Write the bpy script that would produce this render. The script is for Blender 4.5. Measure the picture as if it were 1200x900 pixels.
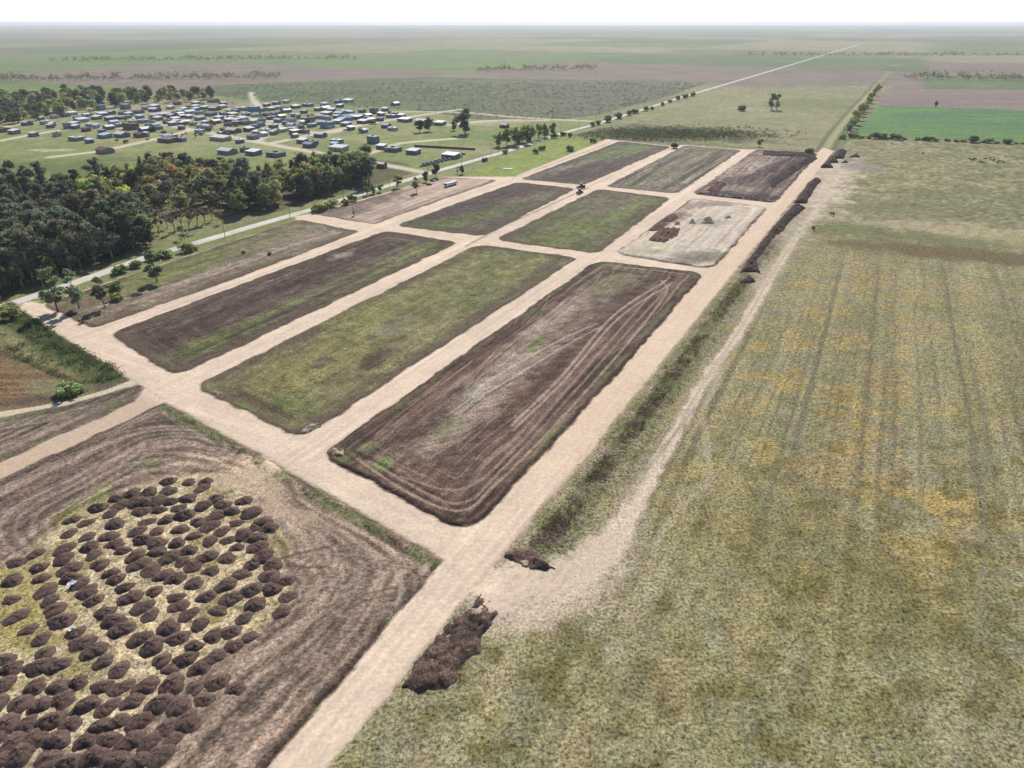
import bpy, math, random
import numpy as np

# ------------------------------------------------------------------ camera, sky, sun, exposure
scene = bpy.context.scene
for o in list(bpy.data.objects):
    bpy.data.objects.remove(o)
CAM_H = 100.0
PITCH = math.atan(424.0 / 800.0)
cam_d = bpy.data.cameras.new('camera')
cam = bpy.data.objects.new('camera', cam_d)
scene.collection.objects.link(cam)
cam.location = (0, 0, CAM_H)
cam.rotation_euler = (math.pi / 2 - PITCH, 0, 0)
cam_d.sensor_width = 36.0
cam_d.lens = 24.0
cam_d.clip_start = 1.0
cam_d.clip_end = 60000.0
scene.camera = cam

SUN_ELEV = math.radians(40)
SUN_AZ = math.radians(4)            # clockwise from +Y (straight ahead of the lens)
world = bpy.data.worlds.new('World')
scene.world = world
world.use_nodes = True
wn = world.node_tree.nodes
wl = world.node_tree.links
wn.clear()
sky = wn.new('ShaderNodeTexSky')
sky.sky_type = 'NISHITA'
sky.sun_disc = False
sky.sun_elevation = SUN_ELEV
sky.sun_rotation = SUN_AZ
sky.air_density = 0.6
sky.dust_density = 0.1
sky.altitude = 100.0
sky.ozone_density = 1.0
bg = wn.new('ShaderNodeBackground')
bg.inputs['Strength'].default_value = 0.1
wo = wn.new('ShaderNodeOutputWorld')
wl.new(sky.outputs[0], bg.inputs[0])
wl.new(bg.outputs[0], wo.inputs[0])

sun_d = bpy.data.lights.new('sun', 'SUN')
sun_d.energy = 4.0
sun_d.angle = math.radians(0.5)
sun_d.color = (1.0, 0.955, 0.89)
sun = bpy.data.objects.new('sun', sun_d)
scene.collection.objects.link(sun)
sun.location = (0, 0, 300)
# the lamp shines along its -Z: from the sun's place in the sky to the ground
sun.rotation_euler = (math.pi / 2 - SUN_ELEV, 0, math.pi - SUN_AZ)

scene.view_settings.view_transform = 'Standard'
scene.view_settings.look = 'None'
scene.view_settings.gamma = 1.0
scene.view_settings.exposure = 0.54
scene.view_settings.use_curve_mapping = False

# ------------------------------------------------------------------ small maths
rng = np.random.default_rng(11)
rnd = random.Random(5)
SP, CP = math.sin(PITCH), math.cos(PITCH)


def G(u, v):
    """photo position -> point of the flat ground (metres)"""
    a = (u - 600.0) / 800.0
    b = (v - 450.0) / 800.0
    k = CAM_H / (SP + b * CP)
    return (a * k, (CP - b * SP) * k)


def GP(pts):
    return np.array([G(u, v) for u, v in pts])


def proj(x, y):
    zc = np.maximum(y * CP + CAM_H * SP, 1.0)
    yc = -y * SP + CAM_H * CP
    return 600 + 800 * x / zc, 450 + 800 * yc / zc


def mpp(v):
    """metres a pixel spans at this row of the ground"""
    return CAM_H / (SP + (v - 450.0) / 800.0 * CP) / 800.0


ROAD_AZ = math.atan2(500.0, math.hypot(424, 800))
AX = np.array([math.sin(ROAD_AZ), math.cos(ROAD_AZ)])     # along the long roads
PX = np.array([math.cos(ROAD_AZ), -math.sin(ROAD_AZ)])    # to their right
_tab = rng.random((256, 256))


def vnoise(x, y, seed=0):
    x = x + seed * 37.31
    y = y + seed * 91.73
    xi = np.floor(x).astype(np.int64)
    yi = np.floor(y).astype(np.int64)
    fx = x - xi
    fy = y - yi
    fx = fx * fx * (3 - 2 * fx)
    fy = fy * fy * (3 - 2 * fy)
    x0, x1, y0, y1 = xi & 255, (xi + 1) & 255, yi & 255, (yi + 1) & 255
    return ((_tab[x0, y0] * (1 - fx) + _tab[x1, y0] * fx) * (1 - fy)
            + (_tab[x0, y1] * (1 - fx) + _tab[x1, y1] * fx) * fy)


def fbm(x, y, seed=0, octv=4):
    r = np.zeros_like(x)
    a, tot = 0.5, 0.0
    c, s_ = 0.8, 0.6
    for i in range(octv):
        r += a * vnoise(x, y, seed + i * 3)
        tot += a
        x, y = (c * x - s_ * y) * 2.03, (s_ * x + c * y) * 2.03
        a *= 0.5
    return r / tot


def fbma(x, y, seed=0, octv=3):
    """fbm that keeps its axes (for streaks)"""
    r = np.zeros_like(x)
    a, tot = 0.5, 0.0
    for i in range(octv):
        r += a * vnoise(x, y, seed + i * 3)
        tot += a
        x, y = x * 1.7, y * 2.1
        a *= 0.55
    return r / tot


def sm(e0, e1, x):
    t = np.clip((x - e0) / (e1 - e0), 0, 1)
    return t * t * (3 - 2 * t)


def sdf(x, y, poly):
    n = len(poly)
    d2 = np.full(x.shape, 1e18)
    inside = np.zeros(x.shape, bool)
    for i in range(n):
        ax, ay = poly[i]
        bx, by = poly[(i + 1) % n]
        ex, ey = bx - ax, by - ay
        wx, wy = x - ax, y - ay
        t = np.clip((wx * ex + wy * ey) / (ex * ex + ey * ey + 1e-9), 0, 1)
        d2 = np.minimum(d2, (wx - ex * t) ** 2 + (wy - ey * t) ** 2)
        c = ((ay > y) != (by > y))
        if ey != 0:
            inside ^= c & (x < ex * (y - ay) / ey + ax)
    d = np.sqrt(d2)
    return np.where(inside, -d, d)


def linedist(x, y, pts):
    d2 = np.full(x.shape, 1e18)
    for (ax, ay), (bx, by) in zip(pts[:-1], pts[1:]):
        ex, ey = bx - ax, by - ay
        wx, wy = x - ax, y - ay
        t = np.clip((wx * ex + wy * ey) / (ex * ex + ey * ey + 1e-9), 0, 1)
        d2 = np.minimum(d2, (wx - ex * t) ** 2 + (wy - ey * t) ** 2)
    return np.sqrt(d2)


def inset(poly, r):
    poly = np.asarray(poly, float)
    n = len(poly)
    area = 0.5 * sum(poly[i][0] * poly[(i + 1) % n][1] - poly[(i + 1) % n][0] * poly[i][1] for i in range(n))
    sg = 1.0 if area > 0 else -1.0
    lines = []
    for i in range(n):
        a, b = poly[i], poly[(i + 1) % n]
        e = (b - a) / np.linalg.norm(b - a)
        nrm = np.array([-e[1], e[0]]) * sg
        lines.append((a + nrm * r, e))
    out = []
    for i in range(n):
        p, e = lines[i - 1]
        q, f = lines[i]
        den = e[0] * f[1] - e[1] * f[0]
        if abs(den) < 0.05:
            out.append(q)
            continue
        w = q - p
        k = (w[0] * f[1] - w[1] * f[0]) / den
        out.append(p + e * k)
    return np.array(out)


def spline(pts, n=8):
    p = np.asarray(pts, float)
    p = np.vstack([2 * p[0] - p[1], p, 2 * p[-1] - p[-2]])
    out = []
    for i in range(1, len(p) - 2):
        for k in range(n):
            t = k / n
            a, b, c, d = p[i - 1], p[i], p[i + 1], p[i + 2]
            out.append(0.5 * ((2 * b) + (c - a) * t + (2 * a - 5 * b + 4 * c - d) * t * t + (3 * b - a - 3 * c + d) * t ** 3))
    out.append(p[-2])
    return np.array(out)


GAIN = 1.35


def lin(rgb):
    c = np.clip(np.asarray(rgb, float) / 255.0, 0, 1)
    return np.where(c <= 0.04045, c / 12.92, ((c + 0.055) / 1.055) ** 2.4) / GAIN


# ------------------------------------------------------------------ object helpers
COL = scene.collection


def tag(o, label=None, cat=None, group=None, kind=None):
    if label:
        o['label'] = label
    if cat:
        o['category'] = cat
    if group:
        o['group'] = group
    if kind:
        o['kind'] = kind
    return o


def link(name, me, parent=None, loc=None, rz=0.0, sc=None):
    o = bpy.data.objects.new(name, me)
    COL.objects.link(o)
    if parent is not None:
        o.parent = parent
    if loc is not None:
        o.location = loc
    if rz:
        o.rotation_euler = (0, 0, rz)
    if sc is not None:
        o.scale = sc if hasattr(sc, '__len__') else (sc, sc, sc)
    return o


def npmesh(name, V, F, mat=None, col=None, alpha=None, smooth=False):
    """V (n,3); F (m,k) with k = 3 or 4"""
    V = np.ascontiguousarray(V, dtype=np.float32)
    F = np.ascontiguousarray(F, dtype=np.int32)
    me = bpy.data.meshes.new(name)
    k = F.shape[1]
    me.vertices.add(len(V))
    me.vertices.foreach_set('co', V.ravel())
    me.loops.add(F.size)
    me.loops.foreach_set('vertex_index', F.ravel())
    me.polygons.add(len(F))
    me.polygons.foreach_set('loop_start', np.arange(0, F.size, k, dtype=np.int32))
    try:
        me.polygons.foreach_set('loop_total', np.full(len(F), k, dtype=np.int32))
    except Exception:
        pass
    if smooth:
        me.polygons.foreach_set('use_smooth', np.ones(len(F), dtype=bool))
    me.update(calc_edges=True)
    if col is not None:
        at = me.color_attributes.new('Col', 'FLOAT_COLOR', 'POINT')
        c4 = np.ones((len(V), 4), dtype=np.float32)
        c4[:, :3] = col
        if alpha is not None:
            c4[:, 3] = alpha
        at.data.foreach_set('color', c4.ravel())
    if mat is not None:
        me.materials.append(mat)
    return me


class MB:
    """collects boxes, tubes, prisms into one mesh (mixed polygons)"""

    def __init__(self):
        self.v = []
        self.f = []

    def box(self, x0, x1, y0, y1, z0, z1, taper=0.0):
        b = len(self.v)
        t = taper
        self.v += [(x0, y0, z0), (x1, y0, z0), (x1, y1, z0), (x0, y1, z0),
                   (x0 + t, y0 + t, z1), (x1 - t, y0 + t, z1), (x1 - t, y1 - t, z1), (x0 + t, y1 - t, z1)]
        self.f += [(b, b + 3, b + 2, b + 1), (b + 4, b + 5, b + 6, b + 7), (b, b + 1, b + 5, b + 4),
                   (b + 1, b + 2, b + 6, b + 5), (b + 2, b + 3, b + 7, b + 6), (b + 3, b, b + 4, b + 7)]
        return self

    def prism(self, prof, y0, y1, axis='y'):
        """closed profile (a, z) extruded along y (or x)"""
        b = len(self.v)
        n = len(prof)
        for yy in (y0, y1):
            for a, z in prof:
                self.v.append((a, yy, z) if axis == 'y' else (yy, a, z))
        self.f.append(tuple(b + i for i in range(n)))
        self.f.append(tuple(b + n + i for i in reversed(range(n))))
        for i in range(n):
            j = (i + 1) % n
            self.f.append((b + j, b + i, b + n + i, b + n + j))
        return self

    def tube(self, pts, rad, n=6, cap=True):
        pts = [np.asarray(p, float) for p in pts]
        b = len(self.v)
        for i, p in enumerate(pts):
            d = pts[min(i + 1, len(pts) - 1)] - pts[max(i - 1, 0)]
            d = d / (np.linalg.norm(d) + 1e-9)
            r = np.array([1.0, 0, 0]) if abs(d[0]) < 0.8 else np.array([0, 1.0, 0])
            e1 = np.cross(d, r)
            e1 /= np.linalg.norm(e1)
            e2 = np.cross(d, e1)
            for k in range(n):
                a = 2 * math.pi * k / n
                self.v.append(tuple(p + rad[i] * (math.cos(a) * e1 + math.sin(a) * e2)))
        for i in range(len(pts) - 1):
            for k in range(n):
                self.f.append((b + i * n + k, b + i * n + (k + 1) % n, b + (i + 1) * n + (k + 1) % n, b + (i + 1) * n + k))
        if cap:
            self.f.append(tuple(b + k for k in reversed(range(n))))
            self.f.append(tuple(b + (len(pts) - 1) * n + k for k in range(n)))
        return self

    def mesh(self, name, mat, smooth=False):
        me = bpy.data.meshes.new(name)
        me.from_pydata([tuple(p) for p in self.v], [], self.f)
        if mat is not None:
            me.materials.append(mat)
        if smooth:
            for p in me.polygons:
                p.use_smooth = True
        me.update()
        return me


# ------------------------------------------------------------------ materials
def newmat(name):
    m = bpy.data.materials.new(name)
    m.use_nodes = True
    nt = m.node_tree
    nt.nodes.clear()
    return m, nt.nodes, nt.links


def noise_node(N, L, co, scale, detail=3.0, rough=0.6):
    n = N.new('ShaderNodeTexNoise')
    n.inputs['Scale'].default_value = scale
    n.inputs['Detail'].default_value = detail
    n.inputs['Roughness'].default_value = rough
    L.new(co, n.inputs['Vector'])
    return n.outputs['Fac']


def maprange(N, L, src, a, b, c, d):
    n = N.new('ShaderNodeMapRange')
    n.inputs[1].default_value = a
    n.inputs[2].default_value = b
    n.inputs[3].default_value = c
    n.inputs[4].default_value = d
    L.new(src, n.inputs[0])
    return n.outputs[0]


def math_node(N, L, op, a, b):
    n = N.new('ShaderNodeMath')
    n.operation = op
    for i, s_ in enumerate((a, b)):
        if isinstance(s_, (int, float)):
            n.inputs[i].default_value = s_
        else:
            L.new(s_, n.inputs[i])
    return n.outputs[0]


def mixc(N, L, fac, a, b, mode='MIX'):
    n = N.new('ShaderNodeMix')
    n.data_type = 'RGBA'
    n.blend_type = mode
    n.clamp_factor = True
    if isinstance(fac, (int, float)):
        n.inputs[0].default_value = fac
    else:
        L.new(fac, n.inputs[0])
    for i, s_ in ((6, a), (7, b)):
        if isinstance(s_, tuple):
            n.inputs[i].default_value = s_
        else:
            L.new(s_, n.inputs[i])
    return n.outputs[2]


def ground_material(name, fine=2.2, amount=1.0, bump=0.25):
    """vertex colour carries the land's own colours; grain, specks and relief are procedural.
    vertex alpha = how coarse the surface is (dusty road 0.2 ... rough grass 1)"""
    m, N, L = newmat(name)
    tc = N.new('ShaderNodeTexCoord').outputs['Object']
    at = N.new('ShaderNodeAttribute')
    at.attribute_name = 'Col'
    a = noise_node(N, L, tc, fine, 4.0, 0.75)
    b = noise_node(N, L, tc, fine * 0.4, 3.0, 0.65)
    c = noise_node(N, L, tc, fine * 1.6, 2.0, 0.5)
    hn = noise_node(N, L, tc, fine * 0.5, 3.0, 0.7)
    fa = maprange(N, L, a, 0.34, 0.66, -1.0, 1.0)
    fb = maprange(N, L, b, 0.32, 0.68, -0.3, 0.3)
    tot = math_node(N, L, 'ADD', fa, fb)
    tot = math_node(N, L, 'MULTIPLY', tot, at.outputs['Alpha'])
    tot = math_node(N, L, 'MULTIPLY', tot, amount)
    tot = math_node(N, L, 'ADD', tot, 1.0)
    tot = math_node(N, L, 'MAXIMUM', tot, 0.18)
    vm = N.new('ShaderNodeVectorMath')
    vm.operation = 'SCALE'
    L.new(at.outputs['Color'], vm.inputs[0])
    L.new(tot, vm.inputs['Scale'])
    # hue drift: dry <-> green
    hf = maprange(N, L, hn, 0.3, 0.7, 0.0, 1.0)
    tint = mixc(N, L, hf, (1.10, 0.97, 0.88, 1), (0.92, 1.04, 1.04, 1))
    tf = math_node(N, L, 'MULTIPLY', at.outputs['Alpha'], 0.8)
    tint2 = mixc(N, L, tf, (1, 1, 1, 1), tint)
    colr = mixc(N, L, 1.0, vm.outputs[0], tint2, 'MULTIPLY')
    # dark specks
    sp = maprange(N, L, c, 0.60, 0.68, 0.0, 0.7)
    sp = math_node(N, L, 'MULTIPLY', sp, at.outputs['Alpha'])
    colr = mixc(N, L, sp, colr, (0.03, 0.034, 0.02, 1))
    bs = N.new('ShaderNodeBsdfPrincipled')
    bs.inputs['Roughness'].default_value = 0.95
    bs.inputs['Specular IOR Level'].default_value = 0.08
    L.new(colr, bs.inputs['Base Color'])
    bp = N.new('ShaderNodeBump')
    bp.inputs['Distance'].default_value = bump
    bstr = math_node(N, L, 'MULTIPLY', at.outputs['Alpha'], 0.55)
    L.new(bstr, bp.inputs['Strength'])
    L.new(a, bp.inputs['Height'])
    L.new(bp.outputs[0], bs.inputs['Normal'])
    out = N.new('ShaderNodeOutputMaterial')
    L.new(bs.outputs[0], out.inputs[0])
    return m


def leaf_material(name, trans=0.25, jitter=0.35):
    m, N, L = newmat(name)
    at = N.new('ShaderNodeAttribute')
    at.attribute_name = 'Col'
    oi = N.new('ShaderNodeObjectInfo')
    f = maprange(N, L, oi.outputs['Random'], 0, 1, 1 - jitter, 1 + jitter)
    vm = N.new('ShaderNodeVectorMath')
    vm.operation = 'SCALE'
    L.new(at.outputs['Color'], vm.inputs[0])
    L.new(f, vm.inputs['Scale'])
    r2 = math_node(N, L, 'FRACT', math_node(N, L, 'MULTIPLY', oi.outputs['Random'], 17.3), 0.0)
    tint = mixc(N, L, r2, (1.14, 0.98, 0.85, 1), (0.9, 1.03, 1.05, 1))
    colr = mixc(N, L, 1.0, vm.outputs[0], tint, 'MULTIPLY')
    d = N.new('ShaderNodeBsdfDiffuse')
    t = N.new('ShaderNodeBsdfTranslucent')
    L.new(colr, d.inputs[0])
    L.new(colr, t.inputs[0])
    mx = N.new('ShaderNodeMixShader')
    mx.inputs[0].default_value = trans
    L.new(d.outputs[0], mx.inputs[1])
    L.new(t.outputs[0], mx.inputs[2])
    out = N.new('ShaderNodeOutputMaterial')
    L.new(mx.outputs[0], out.inputs[0])
    return m


_plain = {}


def plain(name, rgb, rough=0.85, scale=1.5, amt=0.25, metal=0.0, spec=0.3):
    if name in _plain:
        return _plain[name]
    m, N, L = newmat(name)
    tc = N.new('ShaderNodeTexCoord').outputs['Object']
    c = tuple(float(q) for q in lin(rgb))
    n1 = noise_node(N, L, tc, scale, 4.0, 0.65)
    f = maprange(N, L, n1, 0.25, 0.75, 1 - amt, 1 + amt)
    vm = N.new('ShaderNodeVectorMath')
    vm.operation = 'SCALE'
    vm.inputs[0].default_value = c
    L.new(f, vm.inputs['Scale'])
    bs = N.new('ShaderNodeBsdfPrincipled')
    bs.inputs['Roughness'].default_value = rough
    bs.inputs['Metallic'].default_value = metal
    bs.inputs['Specular IOR Level'].default_value = spec
    L.new(vm.outputs[0], bs.inputs['Base Color'])
    out = N.new('ShaderNodeOutputMaterial')
    L.new(bs.outputs[0], out.inputs[0])
    _plain[name] = m
    return m


M_GROUND = ground_material('land', 1.6, 1.0, 0.3)
M_ROAD = ground_material('dusty_road', 1.2, 0.7, 0.08)
M_LOT = ground_material('worked_earth', 2.0, 0.8, 0.25)
M_SOIL = ground_material('heaped_soil', 2.6, 0.9, 0.3)
M_LEAF = leaf_material('foliage', 0.5, 0.3)
M_WEED = leaf_material('weeds', 0.42, 0.1)
M_BARK = plain('bark', (110, 100, 90), 0.95, 2.0, 0.35, spec=0.1)
M_PALEBARK = plain('pale_bark', (165, 155, 142), 0.95, 2.0, 0.3, spec=0.1)
M_TWIG = plain('grey_twigs', (122, 110, 104), 0.95, 0.5, 0.25, spec=0.1)

# ------------------------------------------------------------------ the land: outlines in the photograph, turned into ground points
ROADC = (231, 211, 194)
HULL = GP([(21, 362), (155, 446), (195, 472), (320, 541), (519, 657), (407, 787), (273, 950), (150, 1100), (225, 1100), (343, 950),
           (477, 787), (565, 680), (590, 648), (650, 576), (697, 522), (862, 317), (925, 240), (977, 177), (965, 173), (958, 179), (886, 175), (868, 175),
           (803, 170), (786, 171), (727, 165), (712, 163), (603, 207), (520, 207), (470, 221), (365, 250), (345, 254), (348, 258),
           (50, 356), (30, 352)])
LOT = {
    'D': dict(px=[(699, 306), (827, 320.5), (551, 629), (375, 533.5)], r=6.5),
    'E': dict(px=[(560, 286.5), (678, 302), (352, 515), (226, 454)], r=6.0),
    'F': dict(px=[(451, 270.5), (538, 284), (205, 443), (127, 391.5)], r=5.5),
    'G': dict(px=[(350, 257.5), (422, 271.5), (300, 318), (109, 385.5), (50, 357)], r=4.0),
    'H': dict(px=[(366, 251), (438, 263), (584, 211), (519, 207.5), (470, 222)], r=4.0),
    'I': dict(px=[(606, 213.5), (675, 221), (567, 277), (462, 265)], r=6.0),
    'J': dict(px=[(701, 221.5), (786, 232), (700, 297.5), (579, 281.5)], r=6.0),
    'K': dict(px=[(811, 232.5), (900, 243), (835, 316), (720, 298)], r=7.0),
    'L': dict(px=[(727, 165.5), (787, 172), (684, 217), (609, 210)], r=6.0),
    'M': dict(px=[(803, 170.5), (869, 176), (793, 227), (709, 219)], r=6.0),
    'N': dict(px=[(886, 175.5), (959, 180), (908, 238), (811, 227.5)], r=6.0),
    'P': dict(px=[(193, 472), (519, 657), (407, 787), (273, 950), (150, 1100), (-500, 1100), (-500, 800), (0, 562)], r=1.5),
    'Q': dict(px=[(168, 450), (159, 470), (0, 542), (-150, 612), (-150, 510), (0, 490), (80, 475), (130, 461)], r=1.0),
}
for k, L_ in LOT.items():
    L_['poly'] = GP(L_['px'])
    L_['in'] = inset(L_['poly'], L_['r']) if k != 'P' else L_['poly']


def lot_d(k, x, y):
    L_ = LOT[k]
    lo = L_['poly'].min(0) - 12
    hi = L_['poly'].max(0) + 12
    d = np.full(x.shape, 50.0)
    m = (x > lo[0]) & (x < hi[0]) & (y > lo[1]) & (y < hi[1])
    if m.any():
        if k == 'P':
            d[m] = sdf(x[m], y[m], L_['poly'])
        else:
            d[m] = sdf(x[m], y[m], L_['in']) - L_['r']
        d[m] += (fbm(x[m] / 7.0, y[m] / 7.0, 90, 3) - .5) * 2.0      # edges wander a little
    return d


CENTRE = {  # centre lines of the dirt roads
    'R1': [(150, 1150), (443, 787), (575, 630), (740, 425), (843, 318), (912, 238), (970, 175)],
    'R2': [(360, 525), (600, 366), (710, 293), (795, 234), (878, 176)],
    'R3': [(215, 448), (300, 408), (530, 297), (590, 265), (690, 220), (795, 172)],
    'R4': [(110, 390), (300, 321), (440, 266), (595, 211), (720, 166)],
    'C1': [(30, 358), (125, 402), (195, 447), (335, 530), (425, 582), (540, 648)],
    'C2': [(355, 254), (435, 267), (537, 282), (700, 300), (840, 318)],
    'C3': [(600, 211), (690, 220), (800, 230), (905, 240)],
}
CENTRE = {k: GP(v) for k, v in CENTRE.items()}
SPUR = GP([(150, 447), (196, 450), (194, 472), (188, 476), (0, 563), (-150, 633), (-150, 608), (0, 541), (160, 468), (168, 452)])   # road going on to the lower left
TRACK_S = spline(GP([(165, 446), (120, 462), (60, 477), (0, 486), (-90, 492), (-200, 500)]))
STREET = GP([(-330, 462), (0, 360), (60, 341), (117, 321), (175, 300.5), (232, 284), (300, 264), (365, 245.5), (440, 222), (517, 199), (600, 175.5), (655, 157), (700, 145), (792, 116), (900, 84), (1010, 51)])
FIELD_TRACK = spline(GP([(575, 680), (620, 697), (655, 690), (692, 664), (722, 628), (746, 585), (790, 510), (830, 440), (870, 382), (905, 322), (937, 272), (962, 238), (985, 200)]))
FIELD_TRACK2 = spline(GP([(765, 640), (800, 590), (828, 565), (830, 530), (826, 480), (850, 415)]))
LANE = spline(GP([(962, 186), (975, 163), (990, 143), (1008, 122), (1035, 92), (1060, 65)]))
VILLAGE = [spline(GP(p)) for p in (
    [(497, 202), (455, 194), (407, 185), (332, 172), (300, 166), (270, 160), (225, 152), (150, 138)],
    [(318, 168), (360, 159), (400, 151), (455, 141), (500, 134), (540, 128)],
    [(225, 152), (195, 160), (150, 170), (118, 177), (60, 184)],
    [(300, 166), (312, 158), (330, 148), (290, 142), (255, 134)],
    [(395, 185), (430, 180), (470, 168), (540, 162)],
    [(0, 150), (60, 139), (110, 131)],
    [(0, 165), (60, 154), (100, 150), (160, 150)],
    [(420, 134), (480, 131), (545, 132), (600, 137), (690, 142)],
    [(520, 147), (580, 141), (640, 141)],
    [(294, 108), (300, 121), (310, 128)],
    [(330, 148), (380, 156), (420, 147)],
    [(180, 131), (260, 134), (350, 147)])]
PILE_AREA = GP([(205, 556), (250, 560), (298, 585), (322, 620), (330, 660), (348, 690), (330, 725), (270, 765), (215, 800), (150, 880), (-60, 900), (-260, 780), (-60, 690), (0, 668), (40, 640), (95, 600), (150, 572)])

PASTURE = GP([(980, 180), (1006, 161), (1120, 165), (1260, 172), (1700, 190), (2000, 600), (2000, 1100), (240, 1100), (343, 950), (478, 787), (566, 681), (591, 648), (699, 522), (864, 317), (927, 240), (962, 195)])
FARP = {
    'crop': GP([(1031, 123.5), (1240, 130.5), (1700, 146), (1700, 188), (1260, 170), (1120, 163), (1002, 159)]),
    'plough': GP([(1022, 104), (1700, 110), (1700, 145), (1240, 130), (1031, 123)]),
    'meadow': GP([(640, 166), (720, 146), (792, 118), (840, 103), (1050, 100), (1010, 122), (990, 142), (968, 172), (956, 178), (886, 174.5), (803, 169.5), (727, 164.5)]),
    'scrubfield': GP([(250, 112), (300, 118), (430, 125), (480, 128), (560, 140), (640, 142), (700, 135), (778, 114), (830, 96), (500, 90), (250, 100)]),
    'brightfield': GP([(546, 206), (604, 208), (714, 162), (664, 159), (600, 181)]),
}


def land(c):
    l_ = c @ np.array((.3, .55, .15))
    sat = np.where(l_ > 200, 1.0, 0.90)[:, None]
    return lin((l_[:, None] + (c - l_[:, None]) * sat) * np.array((1.02, 1.0, .955)))


class Pt:
    def __init__(self, x, y):
        self.x, self.y = x, y
        self.u, self.v = proj(x, y)
        self.s = x * AX[0] + y * AX[1]
        self.t = x * PX[0] + y * PX[1]
        n = len(x)
        self.c = np.zeros((n, 3))
        self.a = np.ones(n)
        self.h = np.zeros(n)

    def mix(self, m, col, a=None):
        m = np.clip(m, 0, 1)
        self.c += (np.asarray(col, float) - self.c) * m[:, None]
        if a is not None:
            self.a += (a - self.a) * m

    def sub(self, idx):
        q = Pt.__new__(Pt)
        for k in ('x', 'y', 'u', 'v', 's', 't', 'c', 'a', 'h'):
            setattr(q, k, getattr(self, k)[idx])
        return q

    def put(self, idx, q):
        self.c[idx] = q.c
        self.a[idx] = q.a
        self.h[idx] = q.h


def blob(P, u, v, ru, rv, ang=0.0, k=1.0, sc=6.0, seed=1, soft=0.5):
    """patch of ground with a ragged, noisy outline"""
    du, dv = P.u - u, P.v - v
    c, s_ = math.cos(math.radians(ang)), math.sin(math.radians(ang))
    a = (du * c - dv * s_) / ru
    b = (du * s_ + dv * c) / rv
    r = np.sqrt(a * a + b * b)
    near = r < 2.2
    m = np.zeros(len(r))
    if near.any():
        n = fbm(P.x[near] / sc, P.y[near] / sc, seed, 4) + (rng.random(int(near.sum())) - .5) * .28
        m[near] = k * sm(-soft, soft, 1.0 - r[near] + (n - 0.5) * 1.7)
    return m


def streak(P, ls=22.0, lt=1.1, seed=3, warp=1.5, octv=3):
    w = (fbm(P.x / 18, P.y / 18, seed + 40, 2) - 0.5) * warp * 2
    return fbma(P.s / ls, (P.t + w) / lt, seed, octv)


def ring(P, d, period=1.7, seed=5, warp=1.2):
    """wheel tracks that run round the lot at a steady distance from its edge"""
    w = (fbm(P.x / 14, P.y / 14, seed + 30, 3) - 0.5) * warp * 2
    q = -(d) + w
    return fbma(q / period, P.s * 0.012 + P.t * 0.012, seed, 2)


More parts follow.
